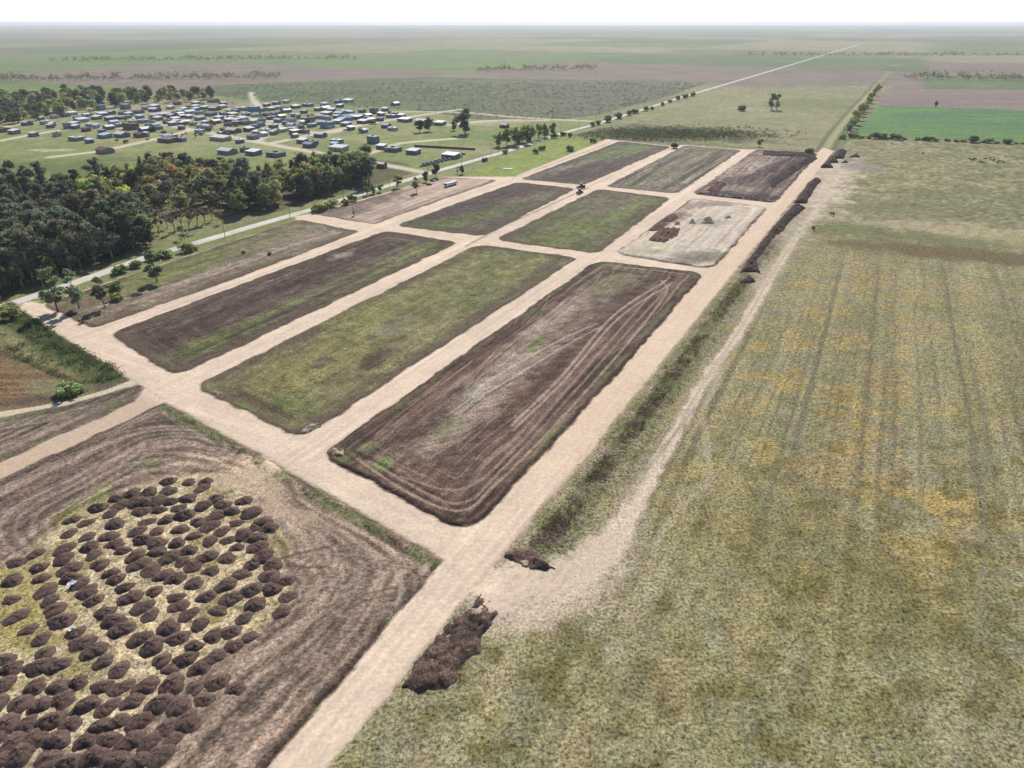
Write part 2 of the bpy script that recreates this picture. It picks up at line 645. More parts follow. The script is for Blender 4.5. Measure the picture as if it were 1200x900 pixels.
BLOBS = {
    # u, v, ru, rv, angle, colour, strength
    'D': [(610, 425, 120, 22, 42, (158, 140, 128), .75), (560, 470, 70, 16, 45, (165, 150, 138), .7), (500, 520, 45, 14, 20, (162, 142, 130), .6),
          (700, 350, 60, 12, 30, (142, 126, 114), .6), (640, 385, 60, 9, 45, (175, 160, 148), .5), (560, 462, 26, 7, 40, (200, 194, 186), .55),
          (715, 335, 40, 9, 20, (118, 122, 82), .45), (630, 405, 16, 6, 40, (112, 124, 78), .75), (447, 545, 14, 7, 20, (105, 130, 75), .8),
          (520, 505, 20, 7, 30, (120, 128, 85), .4), (640, 520, 45, 3.5, 52, (120, 124, 84), .5), (420, 530, 45, 5, 25, (120, 128, 84), .5), (712, 312, 30, 3, -8, (118, 122, 82), .4),
          (550, 590, 50, 12, -10, (98, 78, 72), .6)],
    'E': [(330, 450, 60, 30, 30, (140, 132, 84), .6), (390, 420, 55, 22, 30, (142, 134, 86), .55), (430, 380, 60, 20, 30, (136, 136, 82), .6), (330, 478, 36, 12, 10, (106, 120, 72), .8),
          (440, 422, 20, 7, 30, (88, 74, 64), .85), (375, 425, 18, 6, 20, (120, 105, 92), .7), (460, 382, 26, 9, 20, (124, 120, 112), .7), (520, 345, 50, 14, 30, (128, 132, 88), .6),
          (590, 320, 60, 12, 25, (138, 138, 88), .6), (560, 345, 30, 12, 30, (112, 122, 84), .6), (600, 300, 40, 7, 8, (110, 116, 80), .7), (370, 510, 22, 6, 0, (92, 78, 70), .85),
          (300, 470, 40, 5, -25, (100, 80, 72), .8), (450, 462, 60, 6, 34, (130, 134, 96), .6), (520, 410, 70, 5, 35, (112, 96, 88), .6), (420, 345, 120, 6, 28, (92, 74, 70), .75),
          (640, 312, 14, 4, 20, (120, 105, 96), .7), (270, 455, 26, 9, 20, (120, 112, 84), .6)],
    'F': [(300, 345, 150, 17, 24, (84, 66, 64), .85), (440, 285, 70, 10, 20, (88, 70, 68), .8), (165, 395, 30, 10, 10, (96, 78, 74), .7), (330, 365, 120, 7, 25, (114, 124, 78), .8),
          (450, 315, 60, 6, 24, (118, 128, 78), .85), (500, 293, 35, 6, 12, (120, 130, 80), .8), (240, 405, 50, 10, 22, (112, 122, 72), .7), (200, 420, 30, 8, 10, (104, 104, 74), .6),
          (400, 300, 14, 4, 20, (176, 164, 156), .7), (322, 330, 30, 4, 24, (150, 134, 128), .6), (250, 360, 50, 4, 24, (140, 124, 118), .5), (272, 398, 12, 5, 20, (84, 70, 60), .7),
          (520, 288, 20, 6, 0, (96, 86, 66), .6), (380, 345, 90, 3, 25, (84, 70, 66), .8), (470, 283, 26, 6, 0, (98, 96, 70), .6)],
    'G': [(240, 300, 140, 14, 20, (128, 128, 92), .7), (330, 272, 60, 8, 10, (140, 132, 108), .6), (200, 320, 60, 10, 22, (122, 130, 74), .8), (150, 325, 50, 9, 25, (118, 132, 66), .8),
          (280, 310, 130, 5, 21, (150, 132, 122), .8), (350, 285, 60, 4, 20, (160, 142, 132), .7), (160, 352, 60, 6, 22, (122, 104, 96), .7), (90, 365, 40, 8, 20, (118, 100, 92), .7),
          (200, 338, 80, 3, 21, (176, 158, 144), .6), (80, 345, 26, 8, 20, (126, 118, 84), .5)],
    'H': [(400, 245, 60, 10, 12, (126, 108, 104), .8), (440, 235, 70, 7, 10, (118, 102, 98), .8), (430, 252, 80, 4, 18, (176, 158, 146), .7), (520, 225, 70, 9, 12, (200, 180, 166), .9),
          (560, 213, 50, 6, 8, (204, 184, 170), .9), (500, 218, 50, 8, 0, (192, 170, 156), .8), (470, 254, 70, 2.2, 22, (120, 104, 94), .7), (540, 228, 70, 2, 22, (130, 114, 104), .7)],
    'I': [(560, 240, 90, 10, 18, (86, 74, 72), .7), (600, 226, 60, 7, 10, (92, 80, 76), .7), (540, 258, 60, 6, 16, (108, 122, 72), .75), (600, 245, 40, 5, 16, (100, 108, 72), .6), (630, 230, 30, 4, 10, (150, 134, 122), .5), (500, 262, 30, 5, 5, (98, 110, 68), .6)],
    'J': [(680, 260, 70, 14, 20, (118, 126, 80), .8), (650, 278, 60, 8, 12, (120, 128, 76), .7), (720, 240, 50, 8, 10, (124, 112, 100), .8), (610, 272, 36, 8, 10, (100, 88, 82), .7), (740, 245, 60, 5, 24, (120, 132, 80), .8), (640, 255, 40, 8, 25, (100, 104, 74), .6)],
    'K': [(790, 270, 70, 22, 10, (216, 203, 188), .9), (830, 255, 60, 16, 5, (216, 203, 188), .9), (780, 285, 50, 10, 10, (216, 203, 188), .9), (850, 262, 40, 20, 25, (216, 203, 188), .9),
          (830, 240, 60, 4, 4, (140, 124, 118), .6), (825, 302, 40, 7, 5, (140, 134, 120), .75), (785, 258, 22, 6, 20, (110, 86, 76), .7), (826, 262, 26, 4, 0, (160, 162, 168), .5),
          (762, 296, 20, 4, 0, (176, 174, 130), .6), (815, 305, 30, 4, 10, (120, 116, 106), .6), (770, 300, 16, 2.5, 0, (215, 215, 214), .6)],
    'L': [(690, 195, 60, 10, 16, (90, 80, 80), .7), (720, 180, 40, 6, 12, (116, 134, 78), .75), (650, 200, 40, 3, 14, (160, 146, 138), .7), (745, 175, 30, 5, 10, (120, 130, 84), .6), (660, 210, 40, 4, 5, (88, 76, 76), .7)],
    'M': [(790, 200, 60, 14, 14, (122, 116, 102), .6), (770, 205, 50, 6, 20, (108, 108, 84), .6), (830, 180, 30, 5, 5, (112, 112, 80), .6)],
    'N': [(880, 205, 50, 8, 25, (84, 66, 66), .9), (930, 188, 40, 6, 25, (78, 62, 62), .9), (860, 200, 50, 7, 25, (182, 164, 152), .8), (890, 195, 34, 4, 25, (190, 172, 160), .7), (850, 215, 30, 5, 10, (110, 92, 88), .7), (900, 232, 40, 2.4, -4, (70, 58, 58), .9), (870, 222, 50, 3, -3, (170, 154, 140), .6), (920, 200, 60, 5, 40, (92, 74, 74), .8)],
    'P': [(90, 545, 150, 40, 20, (126, 108, 100), .75), (60, 590, 90, 40, 20, (122, 104, 97), .7), (200, 520, 70, 26, 0, (136, 118, 108), .5), (330, 545, 34, 16, 20, (210, 186, 162), 1), (285, 556, 66, 18, 15, (204, 180, 156), .95), (330, 590, 50, 14, -30, (190, 166, 146), .8), (255, 540, 30, 10, 10, (176, 154, 136), .7), (170, 545, 20, 6, 10, (120, 128, 82), .55), (105, 592, 30, 12, 30, (140, 146, 82), .8), (70, 618, 26, 10, 30, (138, 140, 80), .6),
          (330, 640, 20, 24, 0, (150, 142, 96), .5), (490, 700, 30, 22, 40, (158, 138, 126), .5), (430, 600, 40, 20, 20, (172, 150, 134), .6), (360, 585, 30, 10, 20, (128, 108, 98), .55), (355, 615, 25, 8, -10, (140, 122, 108), .6), (480, 660, 30, 6, -30, (190, 172, 154), .6),
          (435, 730, 60, 8, 52, (120, 104, 94), .55), (395, 690, 50, 12, 40, (132, 114, 104), .4)],
    'Q': [(80, 490, 80, 8, 22, (140, 124, 114), .5), (130, 462, 40, 6, 20, (110, 96, 88), .6), (20, 515, 60, 8, 22, (96, 82, 76), .5), (40, 500, 60, 3, 20, (126, 124, 88), .5)],
}
BASEC = {'D': (104, 84, 76), 'E': (130, 124, 90), 'F': (100, 86, 78), 'G': (134, 124, 104), 'H': (184, 164, 151), 'I': (100, 92, 82), 'J': (112, 112, 84), 'K': (220, 204, 192),
         'L': (106, 96, 92), 'M': (128, 118, 110), 'N': (122, 104, 100), 'P': (150, 130, 118), 'Q': (130, 114, 106)}
RUTS = {'D': 1.0, 'E': .25, 'F': .6, 'G': .3, 'H': .4, 'I': .35, 'J': .3, 'K': .3, 'L': .5, 'M': 1.0, 'N': .8, 'P': 1.0, 'Q': 1.0}


def paint_lot(P, k, d):
    n1 = fbm(P.x / 3.0, P.y / 3.0, 7, 4)
    n2 = fbm(P.x / 11.0, P.y / 11.0, 8, 3)
    base = np.array(BASEC[k], float)
    c = base[None, :] * (0.86 + 0.28 * n2)[:, None]
    P.c[:] = c
    P.a[:] = {'K': .2, 'H': .4}.get(k, .75)
    for i, b in enumerate(BLOBS[k]):
        P.mix(blob(P, b[0], b[1], b[2], b[3], b[4], b[6], 5.0, 20 + i), b[5])
    # streaks and wheel tracks
    rt = RUTS[k]
    st = streak(P, 26, 1.3, 3)
    rg = ring(P, d, 1.25, 5)
    if k == 'P':
        dp = lot_pile(P)
        w = sm(25, 5, dp)
        rg2 = ring(P, dp * 1.0, 1.1, 9, 2.2)
        rg = rg * (1 - w) + rg2 * w
        st = ring(P, dp * 0.7 + d * 0.5, 1.5, 15, 3.0)
    if k == 'D':
        cen = sm(9, 19, -d)
        scrib = fbma((P.s * 0.8 + P.t * 0.6) / 9.0, (P.t * 0.8 - P.s * 0.6) / 0.9, 33, 3)
        st = st * (1 - 0.6 * cen) + scrib * 0.6 * cen
        rg = rg * (1 - 0.75 * cen) + 0.5 * 0.75 * cen
    lum = 1 + rt * ((st - 0.5) * 0.75 + (rg - 0.5) * 0.6) + ((n1 - 0.5) * 0.5 + (rng.random(len(n1)) - .5) * .34) * (.4 if k in 'KH' else 1)
    P.c *= np.clip(lum, 0.45, 1.7)[:, None]
    fl = fbma((-d + (fbm(P.x / 22, P.y / 22, 66, 2) - .5) * 3) / .62, P.s * .02 + P.t * .02, 67, 1)
    gate = sm(.35, .6, fbma(-d / 3.5, P.s * .03 + P.t * .03, 68, 2))
    hi = sm(0.66, 0.80, fl) * rt * gate
    if k == 'D':
        hi *= 1 - .7 * cen
    P.mix(hi * 0.7, (176, 157, 143))
    P.h -= hi * .05
    lo = sm(0.40, 0.28, rg) * rt
    P.mix(lo * (.3 if k != 'P' else .15), (84, 70, 66))
    P.h += rt * ((rg - 0.5) * 0.13 + (st - 0.5) * 0.08) + (n1 - 0.5) * 0.12
    if k in SCRIB:
        for tr, w_, cc, s_ in SCRIB[k]:
            lo_, hi_ = tr.min(0) - 1, tr.max(0) + 1
            nm = np.where((P.x > lo_[0]) & (P.x < hi_[0]) & (P.y > lo_[1]) & (P.y < hi_[1]))[0]
            if len(nm):
                qq = P.sub(nm)
                qq.mix(sm(w_, w_ * .35, linedist(qq.x, qq.y, tr)) * s_, cc)
                P.put(nm, qq)
    # single tracks scored into the lot
    for tr, col, w_, s_ in TRACKS.get(k, ()):
        dd = linedist(P.x, P.y, tr)
        P.mix(sm(w_, w_ * 0.4, dd) * s_ * (0.6 + 0.8 * n1), col)
    # cut bank along the road edge: bare dark earth, patchy grass behind it
    edge = sm(-1.7, -0.1, d + (n1 - 0.5) * 1.6)
    g_ = sm(0.53, 0.70, fbm(P.x / 9.0, P.y / 9.0, 61, 3)) * sm(-4.5, -2.4, d) * sm(-0.6, -1.6, d)
    if k not in ('K', 'N', 'M', 'P'):
        P.mix(g_ * 0.65, (112, 124, 76))
    P.mix(edge * (.35 + .6 * sm(.35, .6, fbm(P.x / 8, P.y / 8, 62, 3))), (84, 68, 62) if k in 'DKNP' else (112, 95, 86), 0.8)
    if k in 'EFIJGL':
        bz = sm(-7.5, -2.0, d + (fbm(P.x / 6, P.y / 6, 63, 4) - .5) * 9) * sm(.40, .56, fbm(P.x / 14, P.y / 14, 64, 3) + .1)
        P.mix(bz * .7, (104, 88, 80))
    if k == 'P':
        c1 = linedist(P.x, P.y, C1_EDGE)
        P.mix(sm(4.4, 2.8, c1 + (n1 - 0.5) * 1.5) * sm(0.7, 1.2, c1) * 0.6 * sm(0.42, 0.6, n2 + .1) * (1 - blob(P, 323, 543, 9, 8, 0, 1, 3, 74)), (106, 120, 72), 0.9)
        P.mix(blob(P, 324, 541, 10, 9, 0, 1, 3, 75, .3), (226, 206, 186), .3)
        m = sm(1.0, -2.0, lot_pile(P) + (n1 - 0.5) * 5)
        straw = np.array((200, 182, 150)) * (0.72 + 0.55 * fbm(P.x / 1.3, P.y / 1.3, 70, 3))[:, None]
        q = np.clip(m, 0, 1)[:, None]
        P.c += (straw - P.c) * q
        P.a += (1.0 - P.a) * q[:, 0]
        P.mix(m * blob(P, 20, 720, 60, 70, 0, .8, 6, 71), (172, 160, 98))
        P.mix(m * sm(0.56, 0.7, fbm(P.x / 4, P.y / 4, 72, 3)) * .8, (214, 198, 168))
        P.mix(m * sm(0.60, 0.72, fbm(P.x / 5, P.y / 5, 73, 3)) * .7, (150, 140, 92))
        P.h *= (1 - q[:, 0] * 0.7)
        for bu, bv, bru, brv, ba, bc, bs in ((300, 556, 40, 11, 22, (206, 183, 160), .85), (262, 566, 30, 9, 0, (196, 174, 150), .7), (322, 580, 12, 26, -15, (198, 176, 154), .7), (350, 606, 30, 8, -22, (186, 164, 145), .6), (318, 546, 9, 7, 0, (226, 205, 184), 1)):
            P.mix(blob(P, bu, bv, bru, brv, ba, bs, 4, int(bu)), bc, .5)
    if k == 'M':
        st2 = fbma(P.s / 60, P.t / 2.4, 77, 2)
        P.c *= (0.8 + 0.4 * st2)[:, None]


def lot_pile(P):
    return sdf(P.x, P.y, PILE_AREA)


C1_EDGE = GP([(193, 472), (519, 657)])


def tk(pts, n=8):
    return spline(GP(pts), n)


TRACKS = {
    'D': [(tk([(420, 540), (480, 580), (540, 600), (580, 570), (650, 500), (730, 410), (780, 345), (775, 330)]), (186, 166, 150), .7, .7),
          (tk([(440, 545), (500, 580), (545, 590), (590, 550), (660, 475), (740, 385), (785, 335)]), (176, 156, 140), .6, .6),
          (tk([(470, 560), (540, 575), (600, 530), (680, 440), (760, 350), (785, 326)]), (180, 160, 146), .6, .6),
          (tk([(600, 500), (660, 440), (720, 370), (780, 330)]), (184, 166, 150), .8, .8),
          (tk([(602, 505), (664, 444), (726, 373), (788, 332)]), (184, 166, 150), .7, .8),
          (tk([(604, 395), (640, 372), (690, 340), (705, 320)]), (170, 150, 138), .6, .6),
          (tk([(560, 455), (610, 425), (660, 398), (700, 380)]), (205, 196, 186), .7, .6),
          (tk([(570, 462), (620, 432), (670, 402), (705, 384)]), (196, 186, 176), .6, .6)],
    'P': [(tk([(300, 560), (320, 585), (370, 610), (440, 650), (470, 680), (455, 730), (400, 780)]), (186, 166, 150), .7, .7),
          (tk([(310, 560), (335, 580), (390, 605), (455, 645), (485, 680), (470, 730), (425, 775)]), (186, 166, 150), .6, .6),
          (tk([(230, 560), (300, 560), (318, 545), (330, 535)]), (204, 180, 156), 2.2, .9),
          (tk([(300, 580), (312, 562), (325, 540)]), (204, 180, 156), 2.0, .8),
          (tk([(330, 655), (390, 640), (390, 630)]), (100, 84, 76), .5, .7),
          (tk([(335, 665), (380, 665), (390, 650), (385, 630)]), (100, 84, 76), .5, .5)],
    'PX': [],
    'G': [(tk([(110, 362), (180, 340), (260, 318), (350, 285), (400, 272)]), (192, 172, 156), 1.2, .7)],
    'H': [(tk([(440, 258), (500, 240), (560, 222), (600, 208)]), (120, 104, 96), .9, .8)],
    'K': [],
}


SCRIB = {}


def scribble(k, n, area, length, bend, cols_, seed, base_ang=None, spread=.5):
    q = random.Random(seed)
    out = []
    while len(out) < n:
        u, v = q.uniform(area[0], area[2]), q.uniform(area[1], area[3])
        x, y = G(u, v)
        if lot_d(k, np.array([x]), np.array([y]))[0] > -3:
            continue
        a = (math.pi / 2 - ROAD_AZ if base_ang is None else base_ang) + q.gauss(0, spread)
        kb = q.gauss(0, bend)
        pts = [(x, y)]
        for _ in range(9):
            a += kb
            x, y = x + math.cos(a) * length / 9, y + math.sin(a) * length / 9
            pts.append((x, y))
        pts = np.array(pts)
        off = np.array((-math.sin(a), math.cos(a))) * 1.7
        w_, c_, s_ = q.uniform(.35, .6), q.choice(cols_), q.uniform(.25, .6)
        out.append((pts, w_, c_, s_))
        if q.random() < .5:
            out.append((pts + off, w_, c_, s_ * .9))
    SCRIB[k] = out


LT = [(178, 158, 144), (192, 174, 160), (166, 146, 132), (88, 72, 66)]
scribble('D', 46, (440, 330, 740, 560), 30, .012, LT, 1, None, .16)
scribble('P', 36, (0, 475, 480, 780), 24, .06, [(184, 164, 150), (174, 154, 140), (110, 94, 86), (100, 84, 78)], 2, None, .9)
scribble('F', 26, (150, 280, 520, 420), 24, .03, [(138, 122, 116), (76, 60, 58), (150, 134, 126)], 3, None, .3)
scribble('Q', 16, (0, 460, 150, 540), 26, .02, [(168, 150, 138), (90, 76, 70)], 4, None, .15)
scribble('N', 24, (830, 182, 940, 232), 30, .05, [(186, 168, 154), (74, 60, 60), (160, 142, 132)], 5, None, .4)
scribble('K', 16, (740, 240, 880, 305), 24, .08, [(222, 212, 198), (164, 150, 136)], 6, None, .8)
scribble('H', 14, (400, 210, 560, 255), 24, .04, [(206, 188, 174), (140, 122, 112)], 7, None, .3)


for i_ in range(9):      # bold wheel curves of the corner lot
    ru = 28 + i_ * 7.5
    c_ = ((182, 162, 148), (104, 88, 80))[i_ % 2]
    arc_ = [(208 + ru * math.cos(math.radians(a)), 524 + ru * .27 * math.sin(math.radians(a))) for a in range(-200, 50, 18)]
    TRACKS['P'].append((spline(GP(arc_), 3), c_, .5, .45))
for k_ in range(8):
    c_ = ((184, 164, 150), (106, 90, 82))[k_ % 2]
    TRACKS['P'].append((spline(GP([(22 + k_ * 9, 652 - k_ * 3), (4 + k_ * 9, 636 - k_ * 2), (3 + k_ * 9, 610), (28 + k_ * 8, 588 + k_), (76 + k_ * 6, 567 + k_), (116 + k_ * 5, 542 + k_ * 2), (150 + k_ * 4, 520 + k_ * 2)]), 4), c_, .5, .5))
for k_ in range(8):
    f_ = k_ / 7.0
    c_ = ((190, 170, 154), (112, 95, 86))[k_ % 2]
    TRACKS['P'].append((spline(GP([(305 + 12 * f_, 558), (338 + 28 * f_, 602 - 10 * f_), (388 + 70 * f_, 640), (400 + 84 * f_, 668 + 14 * f_), (372 + 96 * f_, 712 + 20 * f_), (300 + 130 * f_, 775 + 8 * f_)]), 4), c_, .5, .4))


def paint(x, y, fine=True):
    P = Pt(x, y)
    u, v = P.u, P.v
    n = len(x)
    n1 = fbm(x / 4.0, y / 4.0, 101, 4)
    n2 = fbm(x / 16.0, y / 16.0, 102, 4)
    n3 = fbm(x / 60.0, y / 60.0, 103, 3)
    n4 = fbm(x / 220.0, y / 220.0, 104, 3)
    # open land: greens and straw
    P.c[:] = np.array((136, 142, 98))
    P.mix(sm(0.40, 0.62, n3), (150, 148, 108))
    P.mix(sm(0.52, 0.66, n4) * .7, (120, 130, 88))
    P.mix(sm(0.55, 0.7, n2) * .4, (160, 152, 118))
    P.a[:] = 0.8
    # far country beyond the last field of the photograph: parcels
    far = y > 1150
    if far.any():
        px_, py_ = P.s[far], P.t[far]
        cell = _tab[(np.floor(px_ / 620 + 0.15 * np.floor(py_ / 900)).astype(int) * 7) & 255, (np.floor(py_ / 900).astype(int) * 13) & 255]
        pal = np.array([(128, 136, 96), (150, 148, 112), (112, 128, 84), (140, 126, 116), (120, 140, 84), (156, 150, 120)], float)
        P.c[far] = pal[(cell * 5.99).astype(int)] * (0.9 + 0.2 * n3[far])[:, None]
    # village ground: bright grass with bare patches
    vg = sm(0, 1, np.where((u < 700) & (v > 112) & (v < 215) & (y > 380), 1.0, 0.0))
    P.mix(vg * 0.8, (138, 150, 88))
    dens = np.exp(-(((u - 260) / 190) ** 2 + ((v - 141) / 22) ** 2))
    P.mix(vg * dens * sm(0.34, 0.52, n2) * .8, (186, 178, 156))
    P.mix(vg * sm(0.50, 0.66, n2) * .6, (166, 160, 118))
    P.mix(vg * sm(0.55, 0.68, n3) * .6, (118, 138, 74))
    P.mix(blob(P, 80, 197, 130, 11, 0, .8, 20, 201), (104, 118, 66))
    P.mix(blob(P, 235, 122, 60, 5, -4, .8, 20, 202), (156, 140, 122))
    P.mix(blob(P, 120, 124, 60, 4, -4, .5, 20, 203), (190, 176, 156))
    P.mix(blob(P, 560, 178, 50, 6, 0, .6, 14, 204), (176, 164, 132))
    P.mix(blob(P, 590, 142, 60, 3, 3, .7, 14, 205), (196, 184, 160))
    P.mix(blob(P, 580, 158, 70, 7, 0, .6, 14, 206), (120, 144, 80))
    P.mix(blob(P, 310, 205, 60, 9, 0, .8, 14, 207), (132, 156, 78))
    P.mix(blob(P, 60, 176, 22, 2, 0, .8, 9, 208), (214, 206, 186))
    for k, f in FARP.items():
        d = sdf(x, y, f)
        m = sm(2.0, -2.0, d + (n1 - 0.5) * 3)
        if k == 'crop':
            P.mix(m, (92, 132, 76), 0.35)
            st = fbma(x / 90.0, y / 9.0, 210, 2)
            P.mix(m * sm(.45, .60, st) * .75, (118, 156, 90))
            P.mix(m * sm(.55, .35, n3) * .5, (80, 124, 84))
            P.mix(m * sm(.55, .7, n4) * .3, (126, 156, 84))
        elif k == 'plough':
            P.mix(m, (142, 124, 122), .4)
            P.mix(m * sm(.45, .6, fbma(x / 200., y / 30., 211, 2)) * .6, (154, 138, 124))
        elif k == 'meadow':
            P.mix(m, (152, 150, 114), .7)
            P.mix(m * sm(.45, .6, n3) * .6, (138, 142, 100))
            P.mix(m * sm(.52, .62, n2) * .4, (172, 164, 128))
            P.mix(m * blob(P, 790, 157, 110, 8, -3, .95, 16, 212), (96, 92, 74), 1.0)
            P.mix(m * blob(P, 730, 160, 50, 5, -3, .8, 16, 213), (104, 98, 80), 1.0)
            P.mix(m * blob(P, 870, 128, 22, 2.4, 0, .6, 10, 214), (184, 174, 146))
            P.mix(m * blob(P, 830, 162, 60, 4, 0, .6, 10, 215), (124, 122, 84))
            P.mix(m * blob(P, 960, 122, 60, 6, 0, .6, 20, 216), (120, 132, 86))
        elif k == 'scrubfield':
            P.mix(m, (104, 122, 80), 1.0)
            P.mix(m * sm(420, 680, u + (n3 - .5) * 200) * .85, (126, 120, 108))
            P.mix(m * sm(.5, .62, fbma(x / 120., y / 40., 217, 3)) * .6, (120, 130, 92))
            P.mix(m * sm(.52, .66, n2) * .7, (92, 98, 80))
        else:
            P.mix(m, (140, 158, 78), .7)
            P.mix(m * sm(.45, .62, n2) * .5, (160, 166, 92))
            P.mix(m * sm(.52, .66, n3) * .4, (120, 144, 72))
    # ---------------- the big pasture on the right
    d = sdf(x, y, PASTURE)
    idx = np.where(d < 3)[0]
    if len(idx):
        q = P.sub(idx)
        m1, m2, m3 = n1[idx], n2[idx], n3[idx]
        t2 = q.x * math.cos(.468) - q.y * math.sin(.468) + (m3 - .5) * 1.6
        s2 = q.x * math.sin(.468) + q.y * math.cos(.468)
        st = fbma(s2 / 260.0 + 3, t2 / 2.6, 301, 2)
        st2 = fbma(s2 / 200.0 + 3, t2 / 8.0, 305, 2)
        wn_ = (rng.random(len(idx)) - .5) * np.interp(q.v, [380, 560], [1.0, .55])
        f7 = fbm(q.x / 3.6, q.y / 3.6, 306, 4) + wn_ * .12
        f25 = fbm(q.x / 26.0, q.y / 26.0, 307, 4) + (rng.random(len(idx)) - .5) * .12
        q.c[:] = np.array((153, 149, 112))
        q.mix(sm(.46, .60, f25) * .4, (157, 149, 124))
        q.mix(sm(.48, .64, .5 * m2 + .5 * m1) * .6, (132, 130, 90))
        yel = sm(.44, .62, fbm(q.x / 8.0, q.y / 8.0, 308, 4) + (rng.random(len(idx)) - .5) * .16) * np.clip(np.exp(-(((q.u - 930) / 130) ** 2 + ((q.v - 520) / 120) ** 2)) + .9 * np.exp(-(((q.u - 1090) / 80) ** 2 + ((q.v - 600) / 110) ** 2)) + .5 * np.exp(-(((q.u - 1000) / 120) ** 2 + ((q.v - 370) / 70) ** 2)) + .2, 0, 1)
        q.mix(yel * .85, (184, 158, 96))
        q.mix(sm(.51, .64, f7) * sm(380, 600, q.v) * .7, (114, 107, 64))
        q.mix(sm(.52, .66, fbm(q.x / 6.0, q.y / 6.0, 309, 4)) * .38, (154, 149, 132))
        q.mix(sm(.56, .68, fbm(q.x / 7.0, q.y / 7.0, 310, 4)) * .35, (172, 150, 122))
        q.mix(blob(q, 1040, 700, 130, 60, 0, .45, 4, 311), (120, 114, 68))
        q.mix(blob(q, 900, 620, 120, 60, 0, .4, 4, 312), (126, 120, 76))
        q.c *= (1 + (st - .5) * .16 + (st2 - .5) * .10 + (m1 - .5) * .18 + wn_ * .30)[:, None]
        q.mix(sm(.36, .27, st) * sm(690, 560, q.v) * .2, (118, 112, 98))
        q.mix(sm(.66, .76, st) * .25, (180, 170, 132))
        ln_ = fbma(s2 / 400. + 9, t2 / 1.1, 315, 1)
        q.mix(sm(.70, .86, ln_) * sm(660, 500, q.v) * sm(280, 330, q.v) * .6, (114, 108, 90))
        far_ = sm(330, 240, q.v)
        q.mix(far_ * .55, (146, 144, 108))
        q.mix(far_ * sm(.5, .62, m3) * .6, (130, 132, 100))
        q.mix(far_ * sm(.54, .66, f25) * .4, (164, 152, 110))
        q.mix(far_ * sm(.55, .66, m2 + wn_ * .2) * .5, (112, 112, 82))
        q.c *= (1 + far_ * (wn_ * .3 + (m1 - .5) * .3))[:, None]
        # old wet hollow: pale grass, rushes and an olive strip
        q.mix(blob(q, 1090, 266, 130, 8, -6, .95, 9, 320), (182, 168, 140))
        q.mix(blob(q, 1180, 280, 60, 9, -6, .7, 9, 321), (168, 160, 120))
        q.mix(blob(q, 1080, 278, 120, 6, -6, .7, 6, 322), (118, 122, 84))
        q.mix(blob(q, 985, 268, 40, 8, 0, .6, 5, 323), (120, 124, 88))
        q.mix(blob(q, 1060, 291, 105, 6.5, -4.5, .95, 12, 324), (118, 106, 76))
        q.mix(blob(q, 1160, 302, 90, 8, -6, .9, 12, 325), (120, 108, 78))
        q.mix(blob(q, 1040, 245, 70, 14, 0, .5, 9, 326), (128, 126, 98))
        # verge between the long road and the track: weeds and turned earth
        ed = linedist(q.x, q.y, R1_RIGHT)
        vm_ = sm(14, 8.5, ed + (m2 - .5) * 7) * sm(195, 215, q.v)
        q.mix(vm_ * .85, (152, 144, 122), .9)
        band = vm_ * sm(3.0, 4.6, ed + (m1 - .5) * 2) * sm(9.6, 8.0, ed + (m1 - .5) * 2)
        q.mix(band * .8, (122, 112, 92), 1.0)
        q.mix(vm_ * sm(.46, .60, m1) * .8, (116, 122, 78))
        q.mix(vm_ * sm(.52, .66, fbm(q.x / 6, q.y / 6, 330, 3)) * band * .9, (100, 82, 76))
        q.mix(sm(2.0, .8, ed + (m1 - .5)) * .6, (176, 152, 132), .6)
        # dirt track along the pasture
        td = linedist(q.x, q.y, FIELD_TRACK)
        wid = np.interp(q.v, [200, 300, 420, 560, 620, 700], [2.4, 2.2, 1.9, 2.2, 3.4, 4.4])
        dusty = sm(wid * 2.6, wid * .8, td + (m2 - .5) * 6)
        q.mix(dusty * .6, (178, 164, 146), .8)
        core = sm(wid * 1.1, wid * .6, td + (m1 - .5) * 2.4)
        q.mix(core * .95, (222, 205, 188), .45)
        q.mix(core * sm(.5, .2, np.abs(td - .1)) * sm(560, 520, q.v) * .5, (168, 158, 134), .6)
        q.mix(sm(1.3, .5, linedist(q.x, q.y, FIELD_TRACK2) + (m1 - .5) * 1.4) * .55, (188, 176, 156), .6)
        for pts_, cc in (([(735, 590), (770, 535), (815, 478)], (150, 136, 124)), ([(725, 586), (760, 530), (800, 480)], (160, 146, 134)), ([(1140, 787), (1155, 640), (1152, 460)], (140, 134, 116)), ([(745, 720), (790, 640), (860, 520)], (176, 168, 148))):
            q.mix(sm(.8, .3, linedist(q.x, q.y, GP(pts_)) + (m1 - .5) * .5) * .5, cc)
        # apron where trucks turn off the road
        q.mix(blob(q, 640, 692, 80, 26, 14, 1, 6, 340), (220, 201, 186), .2)
        q.mix(blob(q, 605, 688, 44, 28, 0, 1, 6, 341), (228, 208, 192), .15)
        q.mix(blob(q, 630, 722, 56, 18, 20, .8, 5, 342), (210, 192, 174), .5)
        q.mix(blob(q, 715, 720, 24, 40, -10, .45, 4, 343), (184, 172, 152), .8)
        q.mix(blob(q, 695, 652, 44, 18, 38, .9, 5, 344), (216, 198, 182), .25)
        arc = np.abs(np.sin(linedist(q.x, q.y, GP([(560, 640), (561, 641)])) * 1.6 + m2 * 6))
        q.mix(blob(q, 640, 690, 60, 18, 14, 1, 6, 350) * sm(.93, 1.0, arc) * .35, (170, 148, 132))
        q.mix(blob(q, 960, 222, 34, 26, 0, .95, 9, 345), (208, 192, 176), .45)
        q.mix(blob(q, 975, 196, 30, 12, 0, .95, 9, 346), (206, 188, 174), .45)
